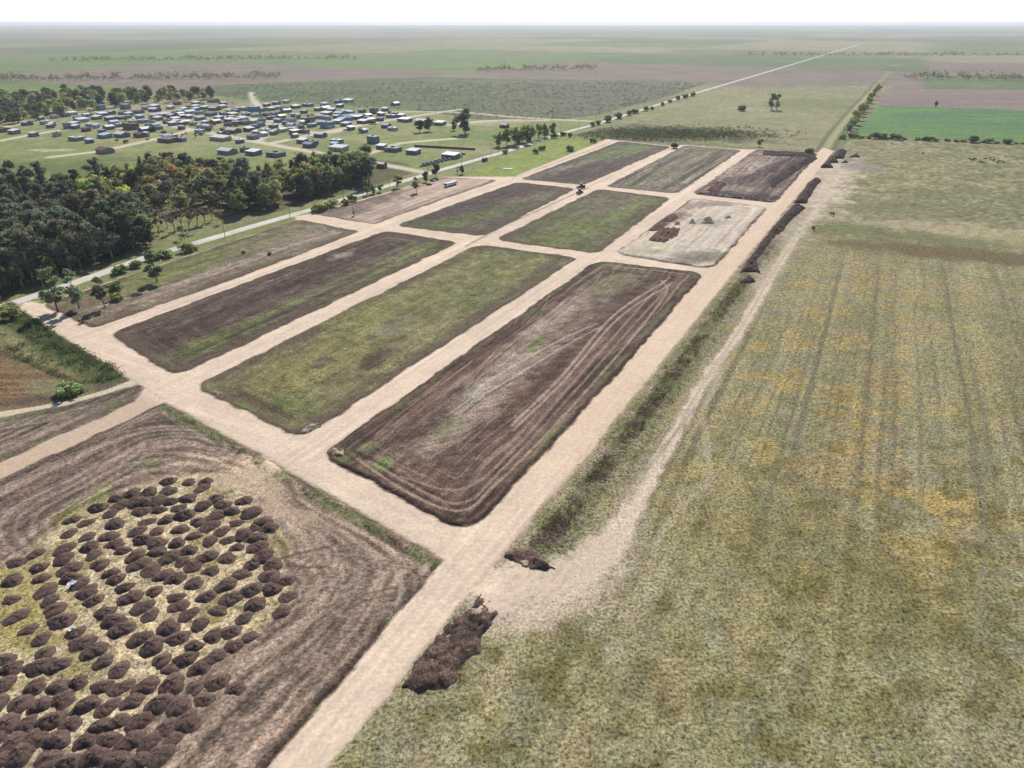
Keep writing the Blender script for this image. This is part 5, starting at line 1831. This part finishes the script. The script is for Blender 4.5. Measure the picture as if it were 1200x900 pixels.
def house(u, v, wpx, kind, wall, roof, label, group=None, rot=None, deep=None, storeys=1):
    w = max(4.5, wpx * mpp(v) * .92)
    dp = deep or min(max(w * rnd.uniform(.6, .85), 5.0), 10.0)
    hgt = {1: 3.2, 2: 6.0}[storeys]
    x, y = G(u, v)
    rz = -ROAD_AZ + rnd.uniform(-.06, .06) if rot is None else rot
    o = link('house', None, loc=(x, y + dp * .4, 0), rz=rz)
    tag(o, label, 'house', group)
    wm = plain('wall_' + wall, WALL[wall])
    rm_ = plain('roof_' + roof, ROOF[roof])
    a, b = w / 2, dp / 2
    m = MB()
    r = MB()
    if kind == 'gable':
        rh = hgt + dp * .17
        m.prism([(-b, 0), (b, 0), (b, hgt), (0, rh), (-b, hgt)], -a, a, 'x')
        e = .35
        for sg in (-1, 1):
            r.prism([(0, rh + .03), (0, rh + .15), (sg * (b + e), hgt - e * .34 + .15), (sg * (b + e), hgt - e * .34 + .03)][::sg], -a - e, a + e, 'x')
    elif kind == 'mono':
        m.prism([(-b, 0), (b, 0), (b, hgt + .9), (-b, hgt)], -a, a, 'x')
        sl = .9 / dp
        r.prism([(-b - .3, hgt - .3 * sl + .03), (b + .3, hgt + .9 + .3 * sl + .03), (b + .3, hgt + 1.03 + .3 * sl), (-b - .3, hgt + .13 - .3 * sl)], -a - .3, a + .3, 'x')
    else:
        m.box(-a, a, -b, b, 0, hgt)
        r.box(-a - .12, a + .12, -b - .12, b + .12, hgt + .003, hgt + .18)
        r.box(-a * .3, a * .1, -b * .2, b * .4, hgt + .18, hgt + 1.2)      # water tank housing
    link('wall', m.mesh('wall', wm), o)
    link('roof', r.mesh('roof', rm_), o)
    d_ = link('door', DOOR_ME, o, (a * rnd.uniform(-.2, .2), -b - .03, .02))
    for k in range(storeys):
        for sx in (-.62, .62):
            f = link('window', FR_ME, o, (a * sx, -b - .03, .95 + k * 2.8))
            link('pane', PANE_ME, f)
        f = link('window', FR_ME, o, (-a - .03, 0, .95 + k * 2.8), -math.pi / 2)
        link('pane', PANE_ME, f)
        f = link('window', FR_ME, o, (a + .03, 0, .95 + k * 2.8), math.pi / 2)
        link('pane', PANE_ME, f)
    return o


H_ = [  # u, v, width px, kind, wall, roof, storeys, label
    (11, 142, 13, 'flat', 'darkgrey', 'pale', 2, 'dark two-storey house at the far left edge against the distant wood'),
    (3, 155, 12, 'gable', 'darkbrick', 'brown', 1, 'brown-roofed house cut by the left edge'),
    (15, 157, 14, 'mono', 'darkgrey', 'white', 1, 'long low white-roofed house at far left on open grass'),
    (78, 151, 8, 'flat', 'grey', 'zinc', 2, 'tall grey block at the left end of the village'),
    (87, 151, 11, 'mono', 'darkgrey', 'white', 1, 'white-roofed house joined to the tall grey block at left'),
    (88, 165, 17, 'flat', 'sage', 'pale', 1, 'long grey-green flat-roofed house on the left meadow'),
    (121, 162, 16, 'mono', 'sage', 'zinc', 1, 'sage house with pale roof right of the long grey-green one'),
    (141, 161, 17, 'gable', 'darkgrey', 'white', 1, 'grey house with bright white roof in front of the village'),
    (163, 161, 14, 'gable', 'darkbrick', 'brown', 1, 'dark brick house right of the bright white roof'),
    (121, 180, 18, 'gable', 'grey', 'red', 1, 'grey-walled house with red tiled roof nearest the wood'),
    (195, 167, 22, 'mono', 'brick', 'brown', 1, 'long brown brick house at the lower edge of the village'),
    (212, 166, 10, 'flat', 'blue', 'bluegrey', 1, 'small blue house joined to the long brown one'),
    (117, 129, 10, 'flat', 'blue', 'bluegrey', 2, 'blue two-storey house before the distant wood'),
    (146, 128, 12, 'flat', 'grey', 'zinc', 2, 'grey two-storey house right of the blue one at the back'),
    (180, 131, 13, 'gable', 'darkbrick', 'white', 1, 'broad bright white roof at the back left of the village'),
    (152, 152, 18, 'flat', 'darkbrick', 'brown', 2, 'unfinished dark-red brick house left of the village centre'),
    (257, 165, 26, 'mono', 'cream', 'pale', 1, 'long pale building in front of the village centre'),
    (265, 181, 21, 'gable', 'grey', 'white', 1, 'wide white roof just above the wood'),
    (296, 182, 17, 'mono', 'darkgrey', 'white', 1, 'grey house with slanted white roof at the lower village edge'),
    (322, 184, 20, 'flat', 'darkgrey', 'dark', 1, 'long dark house at the lower village street'),
    (286, 178, 10, 'flat', 'darkgrey', 'dark', 1, 'dark shed behind the slanted white roof'),
    (365, 193, 20, 'mono', 'cream', 'pale', 1, 'low pale slab-roofed shed above the green trees'),
    (415, 195, 15, 'gable', 'grey', 'white', 1, 'white-roofed house left of the very tall eucalyptus'),
    (437, 168, 13, 'flat', 'darkgrey', 'bluegrey', 2, 'grey two-storey block standing alone on the village meadow'),
    (396, 177, 22, 'mono', 'cream', 'zinc', 1, 'long pale house beside the lower village street'),
    (394, 168, 14, 'flat', 'grey', 'white', 1, 'white-roofed house behind the long pale one'),
    (354, 168, 13, 'mono', 'darkgrey', 'white', 1, 'dark house with white roof in the fork of the village lanes'),
    (362, 173, 14, 'gable', 'navy', 'bluegrey', 1, 'bluish house with grey roof in the fork of the village lanes'),
    (375, 161, 14, 'gable', 'darkgrey', 'white', 1, 'house with white roof at the upper village lane'),
    (383, 150, 15, 'flat', 'blue', 'bluegrey', 2, 'blue two-storey house at the right of the village centre'),
    (460, 178, 18, 'flat', 'darkgrey', 'dark', 1, 'dark low workshop beside the walled plot'),
    (447, 175, 12, 'mono', 'darkgrey', 'white', 1, 'white-roofed shed joined to the dark workshop'),
    (484, 181, 15, 'mono', 'darkgrey', 'zinc', 1, 'dark small house with pale roof on the grass plot'),
    (494, 145, 14, 'gable', 'grey', 'white', 1, 'pale-roofed house behind the dense dark thicket'),
    (515, 147, 13, 'mono', 'darkgrey', 'pale', 1, 'pale-roofed house left of the big lone tree'),
    (591, 150, 10, 'gable', 'darkbrick', 'dark', 1, 'dark cottage right of the big lone tree'),
    (474, 143, 16, 'mono', 'darkgrey', 'white', 1, 'white-roofed house at the right end of the village'),
    (528, 186, 20, 'mono', 'darkgrey', 'white', 1, 'open white-roofed shed of the scrap yard beside the street'),
    (438, 133, 9, 'flat', 'navy', 'dark', 2, 'dark navy two-storey house at the back right'),
    (451, 130, 8, 'mono', 'grey', 'white', 1, 'small bright white roof at the back right'),
    (297, 131, 12, 'flat', 'blue', 'zinc', 2, 'pale blue two-storey house at the back of the village'),
    (272, 156, 17, 'gable', 'brick', 'pale', 1, 'brick house with pinkish roof at the village centre'),
    (447, 197, 11, 'gable', 'brick', 'pale', 1, 'small brick house between the tall eucalyptus and the street'),
]
for u, v, w, k, wa, ro, stn, lb in H_:
    house(u, v, w, k, wa, ro, lb, storeys=stn)
generic = [(30, 147), (47, 141), (58, 150), (38, 160), (66, 160), (104, 168), (95, 143), (63, 139), (75, 137), (84, 135), (91, 141), (105, 149), (130, 134), (112, 140), (128, 141), (132, 146), (150, 136), (163, 139), (170, 129), (180, 138), (190, 137), (210, 136), (112, 150), (126, 152), (174, 149), (185, 152), (205, 145), (216, 146), (195, 145), (205, 135),
           (221, 139), (233, 134), (246, 136), (213, 147), (226, 147), (240, 146), (252, 145), (270, 140), (268, 132), (281, 129), (312, 125), (267, 148), (291, 154), (300, 158), (311, 155), (305, 148), (325, 128), (322, 136), (346, 127), (356, 133), (372, 130), (388, 131), (405, 133), (415, 139), (340, 143), (346, 137), (365, 141), (375, 139),
           (355, 146), (394, 139), (405, 148), (320, 150), (330, 155), (320, 158), (345, 157), (356, 156), (309, 160), (411, 134), (424, 132), (418, 140), (446, 136), (462, 135), (470, 138), (445, 142), (435, 143), (408, 141), (199, 128), (215, 130), (228, 127), (160, 133), (140, 140), (335, 132), (300, 137), (289, 136), (276, 146), (243, 151), (335, 121), (360, 125), (380, 124), (398, 126), (318, 140), (260, 127), (155, 145), (140, 149), (167, 144), (100, 137), (286, 146), (350, 151), (365, 149), (395, 145), (425, 145), (430, 138)]
for _ in range(190):
    a_, b_ = rnd.gauss(275, 115), rnd.gauss(140, 12)
    if 119 < b_ < min(176, 150 + (a_ - 40) * .13) and 40 < a_ < 470 and not (b_ > 158 and a_ > 400) and all(abs(a_ - q[0]) > 7 or abs(b_ - q[1]) > 2.2 for q in generic):
        generic.append((a_, b_))
gw = ('grey', 'darkgrey', 'blue', 'darkbrick', 'white', 'navy', 'cream', 'darkgrey', 'brick', 'sage')
gr = ('white', 'zinc', 'pale', 'white', 'bluegrey', 'zinc', 'brown', 'white', 'dark')
for i, (u, v) in enumerate(generic):
    k = rnd.choice(('gable', 'mono', 'mono', 'flat'))
    wa, ro = rnd.choice(gw), rnd.choice(gr)
    lb = {'white': 'white', 'zinc': 'pale grey', 'pale': 'off-white', 'bluegrey': 'blue-grey', 'brown': 'brown', 'dark': 'dark grey'}[ro] + ' roofed small house in the crowded middle of the village'
    house(u, v, rnd.uniform(7.5, 13.5), k, wa, ro, lb, 'small village houses with ' + ro + ' roofs', -ROAD_AZ + rnd.choice((0, 0, math.pi / 2)) + rnd.uniform(-.08, .08))

# village gardens: small trees and bushes
for i in range(90):
    u, v = rnd.gauss(270, 110), rnd.gauss(142, 11)
    if v < 122 or v > 175 or u < 60 or u > 470:
        continue
    plant(rnd.choice(('darkshrub', 'shrub', 'bare', 'green')), u, v, rnd.uniform(2.5, 6), 'small garden tree or bush between the village houses', 'garden trees of the village')
# low block wall of the walled plot
wx0, wy0 = G(486, 172)
wx1, wy1 = G(557, 176)
ln = math.hypot(wx1 - wx0, wy1 - wy0)
m = MB()
m.box(0, ln, -.12, .12, 0, 1.7)
for i in range(int(ln / 6) + 1):
    m.box(i * 6 - .2, i * 6 + .2, -.2, .2, 0, 1.9)
tag(link('boundary_wall', m.mesh('boundary_wall', plain('wall_darkbrick', WALL['darkbrick'])), loc=(wx0, wy0, 0), rz=math.atan2(wy1 - wy0, wx1 - wx0)), 'long low dark brick wall behind the scrap yard', 'wall')

# ------------------------------------------------------------------ vehicles
M_TYRE = plain('tyre_rubber', (44, 44, 46), .9)
M_GLASS = plain('car_glass', (46, 54, 64), .1, .5, .05, spec=.7)
M_STEEL = plain('steel_grey', (120, 122, 126), .5, 2, .15, metal=.3)


def wheel_mesh(r, w):
    m = MB()
    m.tube([(0, -w / 2, 0), (0, -w / 2 * .8, 0), (0, w / 2 * .8, 0), (0, w / 2, 0)], [r * .85, r, r, r * .85], 14)
    return m.mesh('wheel', M_TYRE, False)


def rim_mesh(r, w):
    m = MB()
    m.tube([(0, -w / 2 - .015, 0), (0, w / 2 + .015, 0)], [r * .55, r * .55], 10)
    return m.mesh('rim', M_STEEL)


CW, CR = wheel_mesh(.33, .22), rim_mesh(.33, .22)
TW, TR = wheel_mesh(.52, .3), rim_mesh(.52, .3)
LW, LR = wheel_mesh(.8, .55), rim_mesh(.8, .55)
body_prof = [(-2.15, .35), (2.1, .35), (2.15, .6), (2.05, .78), (1.1, .92), (-1.95, .95), (-2.15, .8)]
cab_prof = [(1.15, .9), (.45, 1.42), (-1.2, 1.45), (-1.9, .93)]
BODY = {}


def car(u, v, rz, rgb, label, group=None, cname='car'):
    key = str(rgb)
    if key not in BODY:
        mt = plain('paint_' + cname + key, rgb, .35, .5, .05, spec=.5)
        m = MB().prism(body_prof, -.84, .84)
        roof_ = MB().prism([(.5, 1.40), (.42, 1.47), (-1.2, 1.50), (-1.3, 1.44)], -.72, .72)
        BODY[key] = m.mesh('body', mt), roof_.mesh('roof', mt)
    x, y = G(u, v)
    o = link(cname, None, loc=(x, y, .02), rz=rz)
    link('body', BODY[key][0], o)
    link('roof_panel', BODY[key][1], o)
    link('windows', CAB_ME, o)
    for sx in (-1.3, 1.35):
        for sy in (-.76, .76):
            w_ = link('wheel', CW, o, (sx, sy, .33))
            link('rim', CR, w_)
    return tag(o, label, 'car', group)


CAB_ME = MB().prism(cab_prof, -.74, .74).mesh('windows', M_GLASS)
SA = math.pi / 2 - math.atan2(*(STREET[9] - STREET[8])[::-1])
SD = math.atan2(*(STREET[9] - STREET[8])[::-1])
cols = [(70, 72, 80), (120, 124, 132), (200, 200, 204), (60, 66, 92), (110, 60, 56), (150, 152, 158), (48, 48, 52), (90, 96, 104)]
i = 0
for r0 in range(2):
    for k in range(11):
        f = k / 10.0
        u = 494 + 46 * f + r0 * 3
        v = 195.5 - 11.5 * f - r0 * 2.6
        car(u, v, SD + rnd.uniform(-.4, .4) + math.pi / 2 * rnd.choice((0, 1)), rnd.choice(cols), 'old dark or faded car parked in the scrap yard beside the street', 'cars of the scrap yard')
        i += 1
car(503, 217, .5, (150, 44, 42), 'dark red pickup parked in the pale yard', cname='pickup_truck')
car(507, 212.5, -.3, (90, 92, 100), 'grey car behind the red pickup in the pale yard')
for u, v in ((352, 185), (358, 184.5), (346, 186), (218, 157), (214, 158.5), (173, 164), (137, 165), (404, 153)):
    car(u, v, rnd.uniform(0, 6), rnd.choice(cols), 'small car parked among the village houses', 'cars parked in the village')


def truck(u, v, rz, label):
    x, y = G(u, v)
    o = link('truck', None, loc=(x, y, .02), rz=rz)
    wh = plain('truck_white', (228, 230, 232), .4, 1, .08)
    c = link('cab', MB().prism([(-1.0, .7), (1.1, .7), (1.15, 1.6), (.75, 2.75), (-1.0, 2.85)], -1.2, 1.2).mesh('cab', wh), o, (4.9, 0, 0))
    link('windscreen', MB().prism([(1.13, 1.7), (1.17, 1.7), (.80, 2.6), (.76, 2.6)], -1.05, 1.05).mesh('windscreen', M_GLASS), c, (.02, 0, 0))
    link('chassis', MB().box(-6.2, 4.2, -.45, .45, .75, 1.0).mesh('chassis', M_STEEL), o)
    t = MB().box(-6.4, 3.5, -1.25, 1.25, 1.02, 2.6, .12)
    link('trailer_body', t.mesh('trailer_body', wh), o)
    rb = MB()
    for k in range(9):
        rb.box(-6.1 + k * 1.15, -6.0 + k * 1.15, -1.29, 1.29, 1.05, 2.5)
    link('side_rib', rb.mesh('side_rib', plain('roof_zinc', ROOF['zinc'])), o)
    for sx in (5.0, 2.4, 1.2, -3.6, -4.8):
        for sy in (-1.05, 1.05):
            w_ = link('wheel', TW, o, (sx, sy, .52))
            link('rim', TR, w_)
    return tag(o, label, 'truck')


truck(528, 218, math.pi + SD - .05, 'long white lorry parked on the pale yard')


def loader(u, v, rz, label, rgb):
    x, y = G(u, v)
    o = link('wheel_loader', None, loc=(x, y, .05), rz=rz)
    mt = plain('machine_' + str(rgb), rgb, .5, 1.5, .15)
    link('engine_cover', MB().box(-2.9, -.7, -.85, .85, .9, 2.0, .08).mesh('engine_cover', mt), o)
    c = link('cab', MB().box(-.8, .55, -.75, .75, 1.0, 3.1, .1).mesh('cab', M_GLASS), o)
    link('cab_roof', MB().box(-.85, .6, -.8, .8, 3.1, 3.25).mesh('cab_roof', mt), c)
    link('front_frame', MB().box(.4, 2.0, -.5, .5, .7, 1.5).mesh('front_frame', mt), o)
    for sy in (-.55, .55):
        link('arm', MB().tube([(1.0, sy, 1.7), (2.2, sy, 1.5), (3.0, sy, .6)], [.14, .14, .12], 6).mesh('arm', mt), o)
    link('bucket', MB().prism([(2.9, .1), (4.0, .08), (3.9, .2), (3.2, .35), (3.1, 1.1), (2.95, 1.1)], -1.3, 1.3).mesh('bucket', M_STEEL), o)
    for sx in (-1.9, 1.35):
        for sy in (-1.0, 1.0):
            w_ = link('wheel', LW, o, (sx, sy, .8))
            link('rim', LR, w_)
    return tag(o, label, 'loader')


RD = math.pi / 2 - ROAD_AZ
loader(679, 227, RD, 'nearer dark wheel loader on the middle dirt road', (84, 72, 52))
loader(681, 220.5, RD + 2.6, 'farther dark wheel loader behind the nearer one at the cross road', (70, 66, 60))

# rusty container beside the street
x, y = G(568, 189)
o = link('container', None, loc=(x, y, .02), rz=SD)
mt = plain('rusty_metal', (110, 98, 94), .7, 1.5, .3)
m = MB().box(-2.6, 2.6, -1.2, 1.2, .12, 2.7)
for k in range(13):
    m.box(-2.5 + k * .4, -2.35 + k * .4, -1.26, 1.26, .2, 2.6)
link('shell', m.mesh('shell', mt), o)
for k in (-1, 1):
    link('end_door', MB().box(2.603, 2.68, -.02 + (0 if k > 0 else -1.13), 1.13 if k > 0 else -.04, .2, 2.6).mesh('end_door', plain('rusty_door', (126, 116, 112), .7, 1.5, .25)), o)
    link('skid', MB().box(-2.6, 2.6, k * .9 - .1, k * .9 + .1, 0, .115).mesh('skid', M_STEEL), o)
tag(o, 'rusty dark container standing beside the paved street', 'container')

# pale slab and posts on the bright field
x, y = G(595, 198)
tag(link('concrete_slab', MB().box(-4.0, 4.0, -1.1, 1.1, 0, .35, .03).mesh('concrete_slab', plain('roof_pale', ROOF['pale'])), loc=(x, y, 0), rz=-.35), 'long pale concrete slab on the bright green field', 'slab')
for i in range(6):
    x, y = G(579 + i * 1.9, 198.6 - i * .25)
    tag(link('fence_post', MB().tube([(0, 0, -.2), (0, 0, 1.5), (0, 0, 1.55)], [.1, .1, .05], 6).mesh('fence_post', M_BARK), loc=(x, y, 0)), 'short dark post left of the pale slab on the bright field', 'post', 'posts beside the pale slab')

# utility poles along the street
m = MB().tube([(0, 0, -.5), (0, 0, 9.6)], [.17, .11], 8)
POLE = m.mesh('pole', plain('grey_wood', (150, 144, 134), .9, 3, .2))
ARM = MB().box(-1.1, 1.1, -.06, .06, 8.9, 9.05).mesh('crossarm', plain('grey_wood', (150, 144, 134)))
INS = MB().tube([(0, 0, 9.05), (0, 0, 9.3)], [.06, .08], 6).mesh('insulator', plain('porcelain', (210, 206, 198), .3))
t_ = (STREET[9] - STREET[3]) / np.linalg.norm(STREET[9] - STREET[3])
nrm_ = np.array((t_[1], -t_[0]))
p0 = np.array(G(340, 255))
for i in range(-3, 12):
    q = p0 + t_ * 47 * i
    o = link('utility_pole', None, loc=(q[0], q[1], 0), rz=math.atan2(nrm_[1], nrm_[0]))
    link('pole', POLE, o)
    link('crossarm', ARM, o)
    for sx in (-1.0, -.4, .4, 1.0):
        link('insulator', INS, o, (sx, 0, 0))
    tag(o, 'slim grey utility pole on the near side of the paved street', 'pole', 'utility poles along the street')

# boundary fence behind the last lots and along the crop field
FP = MB().tube([(0, 0, -.2), (0, 0, 1.35)], [.09, .08], 6).mesh('post', M_BARK)
WIRE = plain('fence_wire', (120, 116, 110), .6)


def fence(px, step, label):
    pts = GP(px)
    o = link('wire_fence', None, loc=(pts[0][0], pts[0][1], 0))
    seg = np.hypot(*np.diff(pts, axis=0).T)
    cum = np.r_[0, np.cumsum(seg)]
    q = np.arange(0, cum[-1], step)
    c = np.stack([np.interp(q, cum, pts[:, 0]), np.interp(q, cum, pts[:, 1])], 1) - pts[0]
    for a in c:
        link('post', FP, o, (a[0], a[1], 0))
    for z in (.45, .85, 1.2):
        m = MB().tube([(a[0], a[1], z) for a in c], [.02] * len(c), 4)
        link('wire', m.mesh('wire', WIRE), o)
    tag(o, label, 'fence')


fence([(668, 158.5), (727, 164), (803, 169), (886, 174), (955, 178.5)], 6, 'thin wire fence behind the farthest lots')
fence([(990, 163), (1120, 166.5), (1260, 173)], 7, 'thin wire fence along the near edge of the crop field')


# ------------------------------------------------------------------ grazing animals
def cow_mesh():
    J = [((0, 0, 1.12), .42, .36), ((.75, 0, 1.16), .36, .40), ((-.75, 0, 1.14), .34, .38), ((1.15, 0, 1.2), .24, .28), ((1.45, 0, 1.0), .16, .2), ((1.72, 0, .72), .15, .16), ((1.95, 0, .5), .09, .1),
         ((-1.0, 0, 1.2), .14, .16), ((-1.08, 0, .8), .04, .04), ((-1.1, 0, .5), .06, .06)]
    E = [(0, 1), (0, 2), (1, 3), (3, 4), (4, 5), (5, 6), (2, 7), (7, 8), (8, 9)]
    for sx, base, kn in ((.75, 1, .05), (-.75, 2, -.12)):
        for sy in (-.24, .24):
            n = len(J)
            J += [((sx, sy, .85), .17, .17), ((sx + kn, sy, .45), .085, .085), ((sx, sy, .2), .065, .065), ((sx + .06, sy, 0), .09, .09)]
            E += [(base, n), (n, n + 1), (n + 1, n + 2), (n + 2, n + 3)]
    for sy in (-.2, .2):
        n = len(J)
        J += [((1.62, sy, .84), .05, .05)]
        E += [(5, n)]
    me = bpy.data.meshes.new('cow_skeleton')
    me.from_pydata([j[0] for j in J], E, [])
    o = bpy.data.objects.new('tmp', me)
    COL.objects.link(o)
    sk = o.modifiers.new('skin', 'SKIN')
    for i, j in enumerate(J):
        me.skin_vertices[0].data[i].radius = (j[1], j[2])
    me.skin_vertices[0].data[0].use_root = True
    ss = o.modifiers.new('sub', 'SUBSURF')
    ss.levels = ss.render_levels = 1
    dg = bpy.context.evaluated_depsgraph_get()
    out = bpy.data.meshes.new_from_object(o.evaluated_get(dg))
    bpy.data.objects.remove(o)
    out.name = 'cow'
    for p in out.polygons:
        p.use_smooth = True
    return out


COW = cow_mesh()
COWB = COW.copy()
COW.materials.clear()
COW.materials.append(plain('dark_hide', (58, 48, 44), .9, 1.5, .25, spec=.1))
COWB.materials.clear()
COWB.materials.append(plain('brown_hide', (122, 78, 52), .9, 1.2, .25, spec=.1))
for u, v in ((1136, 187), (1139, 189), (1142, 187.5), (1148, 191), (1151, 191.5), (1154, 187.5), (1160, 186.5), (1164, 189), (1168, 191.5), (1171, 190), (1175, 191)):
    x, y = G(u, v)
    tag(link('cow', COW, loc=(x, y, 0), rz=rnd.uniform(0, 6.28), sc=1.15), 'dark cow grazing in the small herd on the far right pasture', 'cow', 'herd of dark cows')
for u, v, r, lb in ((975, 253, 2.0, 'brown cow standing by the wet hollow near the farther spoil bank'), (953, 269.5, 1.6, 'brown cow standing beside the dirt track, nearest of the cattle')):
    x, y = G(u, v)
    tag(link('cow', COWB, loc=(x, y, 0), rz=r, sc=1.35), lb, 'cow')
x, y = G(1081, 181)
tag(link('cow', COWB, loc=(x, y, 0), rz=.4, sc=1.1), 'lone brown cow on the far pasture left of the herd', 'cow')

# ------------------------------------------------------------------ haze
hm, N, L = newmat('haze')
pv = N.new('ShaderNodeVolumePrincipled')
pv.inputs['Color'].default_value = (.93, .96, 1.0, 1)
pv.inputs['Density'].default_value = 0.00007
pv.inputs['Anisotropy'].default_value = 0.2
ot = N.new('ShaderNodeOutputMaterial')
L.new(pv.outputs[0], ot.inputs['Volume'])
hz = link('haze', MB().box(-26000, 26000, -400, 32000, -2.5, 112).mesh('haze', hm))
tag(hz, 'thin pale haze over the whole plain', 'haze', None, 'stuff')

r_ = np.random.default_rng(77)
p = np.column_stack([r_.uniform(40, 330, 900), r_.uniform(70, 420, 900)])
p = p[(sdf(p[:, 0], p[:, 1], PASTURE) < -14)]
weeds('pasture_weeds', with_z(p), r_.uniform(.3, .75, len(p)), pal(len(p), [(84, 92, 56), (96, 100, 62), (74, 78, 56)], 78), 'scattered dark weeds over the right-hand pasture', 79, 8, .22, .26)
